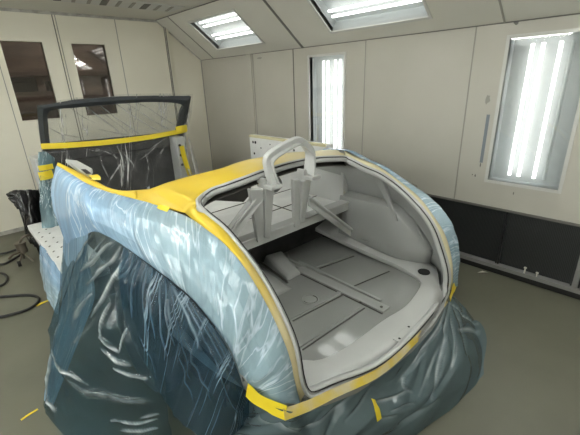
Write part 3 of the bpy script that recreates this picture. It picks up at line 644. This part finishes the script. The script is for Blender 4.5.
# door sill, posts, bulkhead, nose
sp = part('door_sill', MB().box((.362,2.75,.36),(.66,4.35,.42)), 'silver', bevel=.01)
sp['label'] = 'bare silver sill with slots'
part('door_sill', MB().box((2*XC-.66,2.75,.36),(2*XC-.362,4.35,.42)), 'silver', bevel=.01)
for k in range(8):
    y = 2.95+k*.15
    MB().bar((.40,y,.4205),(.412,y+.02,.4205),.012,.003).build('slot', M['hole'], sp); MB().bar((.47,y+.05,.4205),(.482,y+.07,.4205),.012,.003).build('slot', M['hole'], sp)
part('rocker', MB().prism([(.362,2.75,.40),(.66,2.75,.40),(.66,2.75,.2),(.44,2.75,.2),(.375,2.75,.3)],(0,1.6,0)), 'primer')
part('hinge_post', MB().box((.56,4.22,.40),(.70,4.5,1.08)), 'primer_l', bevel=.015)
hp = part('hinge_post', MB().box((2.03,4.22,.40),(2.14,4.42,1.10)), 'primer_l', bevel=.012)
for z in (.76,.88,1.0): MB().disc((2.065,4.219,z),.018,(0,-1,0),n=8,h=.004).build('hole', M['hole'], hp)
part('dash_bulkhead', MB().box((.68,4.48,.3),(2.28,4.52,1.12)).box((.70,4.40,.98),(2.26,4.5,1.10)), 'dash', bevel=.02)
part('cockpit_floor', MB().box((.66,2.3,.26),(2.28,4.5,.30)), 'dash')
nose = [[Vector((x,y,z)) for x,z in ((.74,.35),(.72,.7),(.76,1.0-d),(.95,1.08-d),(XC,1.1-d),(2.0,1.08-d),(2.19,1.0-d),(2.23,.7),(2.21,.35))] for y,d in ((4.5,0),(4.8,.03),(5.1,.09),(5.35,.2))]
part('nose', MB().grid(loft(nose,14,40)).box((.75,5.3,.35),(2.2,5.36,.85)), 'primer', smooth='auto', solid=.004)
# right door, inner face bare
dr = part('door', MB().box((2.37,2.08,.45),(2.46,3.2,1.17)), 'silver', bevel=.02); dr['label'] = 'bare silver right door'
for y,z,r in ((3.13,1.10,.014),(3.09,1.10,.016),(3.12,.98,.013),(3.0,1.05,.008),(2.93,.98,.01),(2.85,1.1,.007),(2.75,1.03,.012),(2.9,.9,.016),(3.05,.9,.008),(2.62,.98,.01),(2.5,1.08,.012),(2.4,1.0,.016)):
    MB().disc((2.371,y,z),r,(-1,0,0),n=10,h=.003).build('hole', M['hole'], dr)
MB().box((2.362,2.1,1.15),(2.40,3.18,1.172)).build('edge_tape', M['pale_tape'], dr)
MB().box((2.367,2.42,.9),(2.374,2.52,1.06)).build('latch_recess', M['hole'], dr, bevel=.02)
# windshield
WSo = [(0.679,4.430,1.157),(0.681,4.300,1.353),(0.686,4.140,1.561),(1.007,4.120,1.599),(1.380,4.110,1.607),(1.810,4.120,1.595),(2.246,4.140,1.568),(2.253,4.280,1.367),(2.253,4.430,1.113)]
WSi = [(0.748,4.420,1.158),(0.752,4.280,1.366),(0.777,4.165,1.518),(1.000,4.150,1.534),(1.377,4.140,1.543),(1.813,4.150,1.537),(2.130,4.165,1.484),(2.147,4.280,1.376),(2.123,4.420,1.116)]
o = cr_par(WSo,65); i_ = cr_par(WSi,65)
o = WSo[:2]+WSo[2:]
def sharp(P, n):   # straight runs, sharp corners
    out=[]; P=[Vector(p) for p in P]
    for a,b in zip(P,P[1:]): out += [a.lerp(b,k/n) for k in range(n)]
    return out+[P[-1]]
o = sharp(WSo,8); i_ = cr_par(WSi,65)
wf = part('windshield_frame', MB().grid([o,[p+Vector((0,-.012,0)) for p in [a.lerp(b,.5) for a,b in zip(o,i_)]],i_]), 'frame_dark', solid=.035)
gl = [i_[k].lerp(i_[64-k],0) for k in range(33)]
MB().grid([[i_[k].lerp(i_[64-k],t/8) for t in range(9)] for k in range(33)]).build('glass', pane_mat('windshield glass',(.86,.88,.88),.08), wf, smooth=True)
part('windshield_base', MB().bar(WSo[0],WSo[-1],.05,.05), 'frame_dark')

# ------------------------------------------------------------ masking film
def sheet(name, label, rows, m, cat='plastic film', group='masking film on the car'):
    b = MB(); W = None
    if isinstance(rows,tuple): rows, W = rows
    b.grid(rows)
    if W:
        nn = len(rows[0]); b.cr = {i*nn+j: W[i][j] for i in range(len(rows)) for j in range(nn) if W[i][j] > 0}
    return tag(b.build(name, M[m], smooth=True), label, cat, group)
def folds(s, t):
    d = .006*math.sin(s*70+2*math.sin(s*9))*math.sin(math.pi*t)**.5 + .012*noise.noise(Vector((s*9,t*1.3,3)))
    return d + .008*max(0,ridge(s*16+t*2,t*1.5,1)-.55)
def film_surface(mirror):
    R = [[p+NF[i][j]*sgn*(.003+max(0,folds(i/89,j/39))*(1 if 0<j<39 else 0)) for j,p in enumerate(r)] for i,r in enumerate(loft(sec,90,40))]
    if mirror: R = wrinkle(FRT,lambda s,t: .004+max(0,folds(s,t))*.5*(0<t), 1 if normals(FRT)[30][8].x > 0 else -1)
    return R
sheet('masking_film', 'pale blue film taped smooth over the left rear fender', film_surface(False), 'blue_film')
sheet('masking_film', 'pale blue film over the far rear fender, seen past the boot opening', film_surface(True), 'blue_film')
# clear sheet hanging over the front half of the wheel arch
top = [(0.446,3.000,0.663),Dc[0],Dc[1],Dc[2],Dc[3],Dc[4]]
e0 = [(0.446,3.000,0.663),(0.367,2.920,0.454),(0.285,2.720,0.292),(0.111,2.420,0.115),(0.002,2.149,0.010)]
hem = [(0.002,2.149,0.010),(0.012,2.000,0.010),(0.065,1.813,0.010),(0.160,1.672,0.010),(0.267,1.528,0.010),(0.393,1.346,0.010)]
Tn = crv(top,9); Hn = crv(hem,9)
secs = [e0]
for k in range(1,9):
    a,b = Tn[k],Hn[k]; w = 1-k/8
    secs.append([a, a.lerp(b,.25)+Vector((-.03-.02*w,-.02,.02)), a.lerp(b,.5)+Vector((-.05*(1+w),-.05,.02)), a.lerp(b,.78)+Vector((-.03,-.03,.01)), b])
R = loft(secs,170,150)
def f1(s,t):
    return (.035*noise.noise(Vector((s*3.5,t*2.2,7)))*min(1,t*3) + .03*max(0,ridge(s*4.5+t*1.2,t*3.4,2)-.6)*min(1,t*2)*(1 if t<.97 else .3) + .012*math.sin(s*38+t*3)*max(0,1-t*1.6))*min(1,t*6)
RW = crease(R,[([(0.734,0.295),(0.692,0.396),(0.675,0.477)],0.016,0.03,1),([(0.675,0.477),(0.722,0.49),(0.787,0.483)],0.02,0.03,1),([(0.787,0.483),(0.805,0.423),(0.828,0.356)],0.016,0.025,1),([(0.675,0.53),(0.763,0.53),(0.852,0.503)],0.022,0.03,1),([(0.751,0.577),(0.84,0.557),(0.917,0.53)],0.026,0.03,1),([(0.237,0.624),(0.237,0.698),(0.402,0.698),(0.527,0.738)],0.02,0.03,1),([(0.213,0.651),(0.059,0.846),(0.083,0.94)],0.05,0.03,0.8624999999999999),([(0.101,0.919),(0.213,0.933)],0.03,0.03,0.9199999999999999),([(0.396,0.725),(0.538,0.772),(0.757,0.725),(0.917,0.658)],0.04,0.03,0.40249999999999997),([(0.663,0.872),(0.817,0.839),(0.935,0.772)],0.018,0.02,0.9199999999999999),([(0.71,0.913),(0.84,0.872),(0.935,0.826)],0.018,0.02,1),([(0.846,0.799),(0.947,0.732)],0.016,0.02,0.8049999999999999),([(0.473,0.564),(0.574,0.477),(0.657,0.396)],0.03,0.02,0.345),([(0.55,0.04),(0.438,0.094),(0.385,0.141)],0.025,0.03,0.6325),([(0.728,0.013),(0.627,0.128),(0.503,0.221)],0.03,0.04,0.575),([(0.775,0.013),(0.722,0.128),(0.574,0.268)],0.025,0.035,0.69),([(0.817,0.02),(0.74,0.201),(0.692,0.309),(0.615,0.409)],0.022,0.035,0.8624999999999999),([(0.858,0.007),(0.822,0.101),(0.763,0.174)],0.016,0.025,0.9199999999999999),([(0.876,0.007),(0.84,0.128),(0.84,0.235)],0.018,0.03,0.575),([(0.675,0.027),(0.604,0.094),(0.568,0.161)],0.014,0.02,0.69),([(0.615,0.295),(0.544,0.396),(0.491,0.49)],0.04,0.03,0.345),([(0.379,0.456),(0.325,0.557)],0.02,0.02,0.45999999999999996)],-1,f1)
for r in RW[0]:
    for p in r: p.z = max(p.z,.006)
sheet('masking_film','clear plastic sheet hanging from the front of the wheel arch to the floor',RW,'film_front')
sk = [[(0.444,2.990,0.666),(0.366,2.910,0.458),(0.284,2.710,0.297),(0.110,2.410,0.122),(0.012,2.160,0.032)],[(0.430,2.481,0.815),(0.381,2.500,0.599),(0.317,2.380,0.420),(0.155,2.280,0.175),(0.020,2.120,0.026)],[(0.455,2.221,0.916),(0.405,2.100,0.816),(0.363,2.050,0.587),(0.192,2.120,0.244),(0.028,2.080,0.006)]]
R = wrinkle(loft(sk,40,90),lambda s,t:.012*noise.noise(Vector((s*3,t*4,5)))+.012*max(0,ridge(s*3,t*2,15)-.6),-1)
sheet('masking_film','blue film skirt hanging in front of the wheel arch beside the sill',R,'film_skirt')
# darker blue sheet over the rear half of the arch
top = [(0.495,1.724,0.978),Dc[3],Dc[4],Dc[5],Dc[6],Dc[7],(0.700,1.070,0.328)]
hm = [(0.400,1.651,0.597),(0.400,1.430,0.476),(0.420,1.329,0.295),(0.480,1.184,0.206),(0.560,1.102,0.202),(0.640,1.077,0.185),(0.680,1.075,0.197)]
Tn = crv(top,10); Hn = crv(hm,10); secs=[]
for k in range(10):
    a,b = Tn[k]+Vector((-.012,-.008,.004)),Hn[k]
    secs.append([a,a.lerp(b,.3)+Vector((-.03,-.03,.03)),a.lerp(b,.65)+Vector((-.02,-.025,.015)),b])
R = loft(secs,190,110)
f2 = lambda s,t: (.006*math.sin(s*60+3*math.sin(s*11))*(.35+.65*(1-t)) + .014*noise.noise(Vector((s*7,t*.9,11))) + .012*max(0,ridge(s*9,t*.6,4)-.6))*min(1,t*5)
RW = crease(R,[([(0.126,0.009),(0.112,0.348),(0.098,0.688)],0.012,0.02,0.575),([(0.173,0.0),(0.217,0.28),(0.261,0.56)],0.012,0.018,0.40249999999999997),([(0.206,0.0),(0.261,0.28),(0.316,0.56)],0.01,0.016,0.575),([(0.249,0.0),(0.338,0.28),(0.427,0.56)],0.012,0.018,0.5175),([(0.288,0.0),(0.365,0.188),(0.442,0.376)],0.012,0.018,0.8049999999999999),([(0.332,0.009),(0.453,0.243),(0.574,0.477)],0.01,0.016,0.45999999999999996),([(0.347,0.018),(0.46,0.101),(0.572,0.183)],0.02,0.024,1),([(0.384,0.018),(0.5,0.078),(0.617,0.138)],0.01,0.016,0.9199999999999999),([(0.419,0.009),(0.564,0.06),(0.709,0.11)],0.01,0.018,0.575),([(0.453,0.0),(0.62,0.042),(0.788,0.083)],0.01,0.016,0.40249999999999997),([(0.492,0.0),(0.626,0.018),(0.761,0.037)],0.01,0.014,0.45999999999999996),([(0.479,0.248),(0.6,0.349),(0.722,0.45)],0.012,0.016,0.40249999999999997),([(0.477,0.413),(0.556,0.527),(0.634,0.642)],0.01,0.014,0.345),([(0.161,0.734),(0.284,0.812),(0.408,0.89)],0.01,0.012,0.345),([(0.621,0.128),(0.754,0.215),(0.886,0.303)],0.012,0.016,0.40249999999999997),([(0.354,0.128),(0.439,0.294)],0.016,0.02,0.69)],-1,f2)
for r in RW[0]:
    for p in r: p.z = max(p.z,.006)
sheet('masking_film','dark blue gathered film hanging from the rear of the wheel arch',RW,'film_rear')
# tail sheet
top = [(0.690,1.093,0.342),(0.644,0.800,0.546),(0.820,0.822,0.370),(0.951,0.788,0.370),(1.200,0.721,0.365),(1.506,0.716,0.365),(1.897,0.756,0.355),(2.220,0.820,0.295)]
hm = [(0.551,1.211,0.010),(0.655,0.973,0.010),(0.756,0.762,0.010),(0.967,0.678,0.010),(1.240,0.610,0.010),(1.441,0.545,0.010),(1.749,0.489,0.010),(1.982,0.496,0.010)]
Tn = cr_par(top,12); Hn = cr_par(hm,12); secs=[]
e1 = [Vector(p) for p in ((2.220,0.820,0.295),(2.348,0.800,0.186),(2.481,0.720,-0.022),(2.335,0.610,-0.069),(1.982,0.496,0.010))]
for k in range(11):
    a,b = Tn[k],Hn[k]
    secs.append([a,a.lerp(b,.2)+Vector((0,-.02,.0)),a.lerp(b,.5)+Vector((.0,-.05,.02)),a.lerp(b,.8)+Vector((0,-.03,.02)),b])
secs.append(e1)
R = loft(secs,200,120)
f3 = lambda s,t: (.02*noise.noise(Vector((s*7,t*2.4,21))) + .03*max(0,ridge((s-1)*5*(1.4-t)+t*.6,t*1.6,9)-.55) + .014*math.sin(50*s+4*t)*max(0,1-t*1.8)*(.4+.6*s))*min(1,t*6)
RW = crease(R,[([(0.95,0.025),(0.965,0.202),(0.995,0.445)],0.012,0.02,0.8049999999999999),([(0.915,0.319),(0.955,0.403),(0.985,0.487)],0.02,0.02,1),([(0.945,0.034),(0.819,0.269),(0.754,0.429),(0.704,0.622)],0.022,0.035,0.8624999999999999),([(0.925,0.0),(0.809,0.109),(0.719,0.134),(0.653,0.193)],0.014,0.028,0.8624999999999999),([(0.653,0.193),(0.633,0.277),(0.648,0.387)],0.018,0.02,0.69),([(0.533,0.227),(0.583,0.294),(0.638,0.345)],0.016,0.02,0.8049999999999999),([(0.553,0.412),(0.593,0.454),(0.633,0.513)],0.014,0.018,0.69),([(0.513,0.403),(0.538,0.454),(0.563,0.496)],0.014,0.016,0.8049999999999999),([(0.95,0.067),(0.93,0.378),(0.894,0.588)],0.014,0.022,0.45999999999999996),([(0.905,0.008),(0.784,0.0),(0.714,0.008)],0.01,0.016,0.575),([(0.94,0.05),(0.879,0.328),(0.799,0.513)],0.012,0.02,0.40249999999999997),([(0.181,0.176),(0.387,0.109),(0.523,0.0)],0.014,0.018,0.5175),([(0.427,0.261),(0.497,0.151),(0.538,0.05)],0.016,0.02,0.345),([(0.794,0.252),(0.714,0.37),(0.658,0.479)],0.014,0.02,0.40249999999999997),([(0.065,0.151),(0.121,0.202),(0.221,0.202)],0.016,0.02,0.575),([(0.749,0.16),(0.688,0.176),(0.628,0.202)],0.02,0.02,0.345),([(0.568,0.664),(0.643,0.664),(0.729,0.689)],0.03,0.02,0.22999999999999998)],1,f3)
for r in RW[0]:
    for p in r: p.z = max(p.z,.006)
sheet('masking_film','grey blue plastic sheet hanging from the tail sill and flaring at right',RW,'film_tail')
# rocker film, post film
a = [(0.362,3.720,0.418),(0.358,3.300,0.425),(0.358,2.930,0.403)]
c = [(0.315,3.700,0.252),(0.291,3.300,0.258),(0.307,2.920,0.249)]
d = [(0.298,3.720,0.118),(0.251,3.250,0.099),(0.261,2.930,0.099)]
R = wrinkle(loft([a,c,d],40,40),lambda s,t:.012*noise.noise(Vector((s*3,t*5,2)))+.012*max(0,ridge(s*2,t*6,3)-.6),-1)
sheet('masking_film','blue film hanging below the slotted door sill at left',R,'blue_film')
pf = [[(0.602,4.180,1.145),(0.562,4.180,0.978),(0.528,4.180,0.785),(0.481,4.180,0.570),(0.439,4.100,0.349)],[(0.662,4.160,1.138),(0.623,4.160,0.970),(0.583,4.140,0.781),(0.540,4.140,0.564),(0.512,4.050,0.372)],[(0.726,4.180,1.067),(0.703,4.180,0.931),(0.668,4.160,0.758),(0.623,4.140,0.541),(0.601,4.050,0.377)]]
R = wrinkle(loft(pf,30,50),lambda s,t:.012*noise.noise(Vector((s*4,t*6,12)))+.015*max(0,ridge(s*4,t*4,5)-.6))
sheet('masking_film','blue green film wrapped round the left door post',R,'film_post')
# clear crinkled sheet over the windshield
wsf = [[(0.676,4.100,1.580),(0.662,4.240,1.387),(0.659,4.340,1.159),(0.622,4.250,1.076),(0.545,4.050,0.904)],
       [(1.000,4.080,1.614),(0.997,4.220,1.403),(0.985,4.330,1.175),(0.896,4.200,0.965),(0.758,3.950,0.623)],
       [(1.370,4.070,1.627),(1.378,4.220,1.409),(1.353,4.330,1.148),(1.260,4.200,0.901),(1.103,3.950,0.535)],
       [(1.796,4.080,1.617),(1.794,4.220,1.384),(1.764,4.330,1.142),(1.671,4.200,0.864),(1.499,3.950,0.433)],
       [(2.267,4.100,1.589),(2.301,4.240,1.376),(2.278,4.340,1.129),(2.272,4.250,0.846),(2.277,4.150,0.450)]]
R = crease(loft(wsf,190,150),[([(0.974,0.04),(0.984,0.228),(0.989,0.396)],0.02,0.02,1),([(0.995,0.456),(0.989,0.611),(0.984,0.946)],0.02,0.02,1),([(0.529,0.013),(0.725,0.141),(0.905,0.329)],0.012,0.02,0.675),([(0.466,0.47),(0.519,0.584),(0.54,0.711)],0.012,0.02,0.75),([(0.603,0.47),(0.577,0.651),(0.534,0.839)],0.012,0.02,0.675),([(0.714,0.51),(0.735,0.651),(0.725,0.805)],0.012,0.02,0.6000000000000001),([(0.333,0.463),(0.466,0.523),(0.587,0.644)],0.012,0.02,0.675),([(0.82,0.45),(0.741,0.537),(0.672,0.597)],0.012,0.02,0.75),([(0.857,0.463),(0.815,0.564),(0.783,0.671)],0.012,0.02,0.6000000000000001),([(0.265,0.456),(0.386,0.497),(0.508,0.497)],0.01,0.02,0.6000000000000001),([(0.259,0.0),(0.402,0.201),(0.582,0.403)],0.02,0.025,0.75),([(0.365,0.034),(0.497,0.208),(0.677,0.369)],0.015,0.02,0.8250000000000001),([(0.312,0.013),(0.476,0.228),(0.619,0.376)],0.012,0.02,0.5249999999999999),([(0.439,0.013),(0.598,0.181),(0.81,0.362)],0.015,0.02,0.75),([(0.476,0.013),(0.661,0.161),(0.884,0.369)],0.012,0.018,0.6000000000000001),([(0.18,0.027),(0.27,0.154),(0.376,0.255)],0.012,0.018,0.5249999999999999),([(0.519,0.456),(0.561,0.597),(0.561,0.846)],0.02,0.03,1),([(0.561,0.604),(0.508,0.711),(0.455,0.826)],0.02,0.03,0.9750000000000001),([(0.55,0.51),(0.619,0.604),(0.656,0.685)],0.015,0.02,0.675),([(0.894,0.416),(0.804,0.463),(0.73,0.517)],0.015,0.02,0.75),([(0.894,0.423),(0.831,0.523),(0.767,0.611)],0.012,0.02,0.6000000000000001),([(0.884,0.403),(0.746,0.43),(0.593,0.477)],0.012,0.02,0.6000000000000001),([(0.397,0.477),(0.429,0.644),(0.481,0.785)],0.012,0.018,0.6000000000000001),([(0.974,0.228),(0.974,0.389),(0.963,0.591)],0.02,0.02,1),([(0.963,0.577),(0.952,0.752),(0.958,0.919)],0.022,0.02,1),([(0.0,0.55),(0.0,0.805),(0.0,0.98)],0.02,0.02,0.75),([(0.127,0.51),(0.238,0.597),(0.339,0.725)],0.012,0.018,0.5249999999999999),([(0.677,0.497),(0.64,0.644),(0.587,0.805)],0.012,0.018,0.5249999999999999),([(0.069,0.289),(0.143,0.349),(0.265,0.376)],0.02,0.02,0.5249999999999999),([(0.397,0.315),(0.519,0.362),(0.64,0.376)],0.015,0.02,0.5249999999999999),([(0.73,0.235),(0.799,0.295),(0.868,0.362)],0.015,0.02,0.6000000000000001)],1,lambda s,t:(.016*noise.noise(Vector((s*6+t*2.5,t*2,31)))+.03*max(0,ridge(s*5+t*3.2,t*1.2,17)-.62)+.02*max(0,ridge(s*7-t*2,t*1.6,27)-.65))*min(1,t*5+.15)*(1 if abs(t-.46)>.04 else .1)*.6)
sheet('masking_film','clear crinkled film draped over the windshield',R,'film_clear')
# ------------------------------------------------------------ yellow tape
def tape(label, path, w, up=None, side=None, m='tape', t=.002):
    return tag(MB().strip(crv(path,24),w,t,side=side,up=up).build('masking_tape', M[m], smooth='auto'), label, 'tape', 'yellow masking tape')
tape('long yellow tape strip across the base of the windshield',[(0.656,4.300,1.178),(1.000,4.300,1.150),(1.351,4.300,1.135),(1.749,4.300,1.135),(2.096,4.300,1.153),(2.219,4.300,1.163)],.055,up=(0,-1,.2))
tape('short yellow tape scrunched at the right end of the windshield strip',[(2.077,4.280,1.180),(2.139,4.270,1.186),(2.226,4.280,1.188)],.08,up=(0,-1,0))
tape('yellow tape band round the left door post, upper of two',[(0.562,4.130,1.000),(0.621,4.110,1.002),(0.684,4.130,1.002)],.05,up=(0,-1,0))
tape('yellow tape band round the left door post, lower of two',[(0.547,4.120,0.926),(0.601,4.100,0.929),(0.665,4.120,0.933)],.08,up=(0,-1,0))
tape('yellow tape strip running down the right door post',[(2.080,4.200,0.993),(2.100,4.200,0.816),(2.140,4.200,0.616)],.06,up=(0,-1,0))
tape('yellow tape tab on the fender film just below the deck',[(0.695,1.770,1.112),(0.700,1.721,1.117),(0.710,1.676,1.114)],.035,up=(-.6,-.3,.8))
tape('small yellow tape tab by the left quarter top, beside the cockpit',[(0.619,2.520,1.180),(0.610,2.431,1.180),(0.601,2.407,1.170)],.05,up=(0,-.3,1))
tape('bright yellow tape strip at the left tail corner',[(0.635,1.000,0.499),(0.634,0.930,0.504),(0.641,0.850,0.519),(0.664,0.790,0.517)],.058,up=(-.7,-1,.3))
tape('thin yellow tape along the bottom of the tail sill',[(0.654,0.790,0.518),(0.774,0.775,0.481),(0.910,0.755,0.462),(1.170,0.705,0.432),(1.492,0.712,0.408),(1.775,0.752,0.364),(2.078,0.800,0.332)],[.042-.02*k/23 for k in range(24)],up=(0,-1,.7),m='tail_tape')
tape('yellow tape tab on the tail film below the sill',[(1.094,0.685,0.339),(1.075,0.650,0.322),(1.068,0.630,0.278)],.032,up=(0,-1,.2))
tape('crumpled yellow tape knot at the right tail corner',[(2.267,0.830,0.371),(2.151,0.800,0.381),(2.069,0.780,0.361)],[.05+.012*math.sin(k/4) for k in range(24)],up=(.3,-1,.2))
tape('yellow tape scrap on the floor by the hose',[(0.175,3.388,0.004),(0.221,3.403,0.004),(0.267,3.410,0.004)],.025,up=(0,0,1))
tape('yellow tape scrap on the floor at the lower left',[(-0.112,2.131,0.004),(-0.073,2.142,0.004),(-0.029,2.149,0.004)],.012,up=(0,0,1))
# ------------------------------------------------------------ black sheet, pump, hose
bs = [[(0.305,4.800,0.674),(0.317,4.800,0.615),(0.328,4.800,0.589)],[(0.371,4.780,0.701),(0.374,4.700,0.577),(0.367,4.740,0.456)],[(0.449,4.780,0.689),(0.404,4.640,0.481),(0.345,4.700,0.202)],[(0.529,4.780,0.677),(0.463,4.620,0.435),(0.391,4.550,0.113)],[(0.625,4.850,0.630),(0.554,4.750,0.366),(0.422,4.500,-0.076)]]
R = wrinkle(loft(bs,50,50),lambda s,t:.03*noise.noise(Vector((s*4,t*4,8)))+.03*max(0,ridge(s*5,t*4,6)-.55))
BK = thing('covered_stand','glossy black plastic sheet over a stand by the left wall','covered stand',(.45,4.9,0))
MB().grid(R).build('plastic_sheet', M['black_film'], BK, smooth=True, solid=.004)
for p in ((.40,5.0),(.62,5.0),(.42,4.85),(.55,4.85)): MB().tube([(p[0],p[1],0),(p[0],p[1],.5)],.012,8).build('leg', M['black'], BK)
MB().box((.36,4.82,.48),(.66,5.03,.51)).build('top', M['black'], BK)
PU = thing('paint_pump','small worn metal pump on the floor beside black sheet','pump',(.27,4.45,0))
MB().tube([(.27,4.5,.10),(.27,4.5,.2)],[.05,.045],14).disc((.27,4.5,.2),.055,h=.012).build('body', M['pump'], PU, smooth='auto')
MB().tube(crv([(.27,4.5,.2),(.30,4.48,.26),(.36,4.5,.27),(.39,4.55,.22)],16),.012,8).build('pipe', M['pump'], PU, smooth=True)
MB().tube(crv([(.24,4.46,.12),(.18,4.42,.13),(.14,4.44,.09)],12),.012,8).build('nozzle', M['pump'], PU, smooth=True)
for p in ((.20,4.42),(.33,4.42),(.27,4.58)): MB().tube([(p[0],p[1],.0),(.27,4.5,.11)],.009,8).build('leg', M['pump'], PU)
MB().tube([(.19,4.38,.03),(.22,4.38,.03)],.03,14).build('wheel', M['black'], PU)
def hose(label, pts, r=.012):
    return tag(MB().tube(crv([(x,y,r+dz) for (x,y,_),dz in pts],70),r,8).build('air_hose', M['hose'], smooth=True), label, 'hose', 'black air hoses on the floor')
hose('black hose making a long flat loop on the floor',[((-0.105,3.835,0.012),0),((0.040,3.729,0.012),0),((0.158,3.629,0.012),0),((0.213,3.514,0.012),0),((0.189,3.419,0.012),0),((0.102,3.365,0.012),0),((-0.035,3.391,0.012),0),((-0.140,3.442,0.012),0)])
hose('black hose curling beside the lower floor edge at far left',[((-0.022,4.418,0.012),0),((0.052,4.281,0.012),0),((0.069,4.151,0.012),0),((0.031,4.030,0.012),0),((-0.061,4.002,0.012),0)])
hose('black hose running from the pump to the left, upper of two',[((0.006,4.906,0.012),0),((0.137,4.874,0.012),0),((0.231,4.885,0.012),.0),((0.288,4.823,0.012),.03)])
hose('black hose running from the pump to the left, lower of two',[((-0.016,4.659,0.012),0),((0.083,4.553,0.012),0),((0.166,4.596,0.012),0),((0.260,4.633,0.012),.02)])
tag(MB().add([(3.20,1.0,.004),(3.26,.98,.006),(3.27,.93,.004),(3.23,.95,.02)],[(0,1,3),(1,2,3),(0,3,2)]).build('paper_scrap', M['paper']),'small white paper scrap on the floor by the filter ledge','scrap')

# ------------------------------------------------------------ camera, world
cam = bpy.data.cameras.new('camera'); co = bpy.data.objects.new('camera', cam); COL.objects.link(co)
cam.sensor_width = 36; cam.lens = 363.31/580*36; cam.clip_start = .05
co.matrix_world = Matrix(((0.728676, 0.265292, -0.631388, 0.0), (-0.68398, 0.235221, -0.690538, 0.0), (-0.034678, 0.935035, 0.352854, 1.7), (0.0, 0.0, 0.0, 1.0)))
SC.camera = co
w = bpy.data.worlds.new('world'); SC.world = w; w.use_nodes = True
w.node_tree.nodes['Background'].inputs['Color'].default_value = (.8,.85,.9,1); w.node_tree.nodes['Background'].inputs['Strength'].default_value = .05
vs = SC.view_settings; vs.view_transform = 'Standard'; vs.look = 'None'; vs.gamma = 1; vs.exposure = 0.25; vs.use_curve_mapping = False
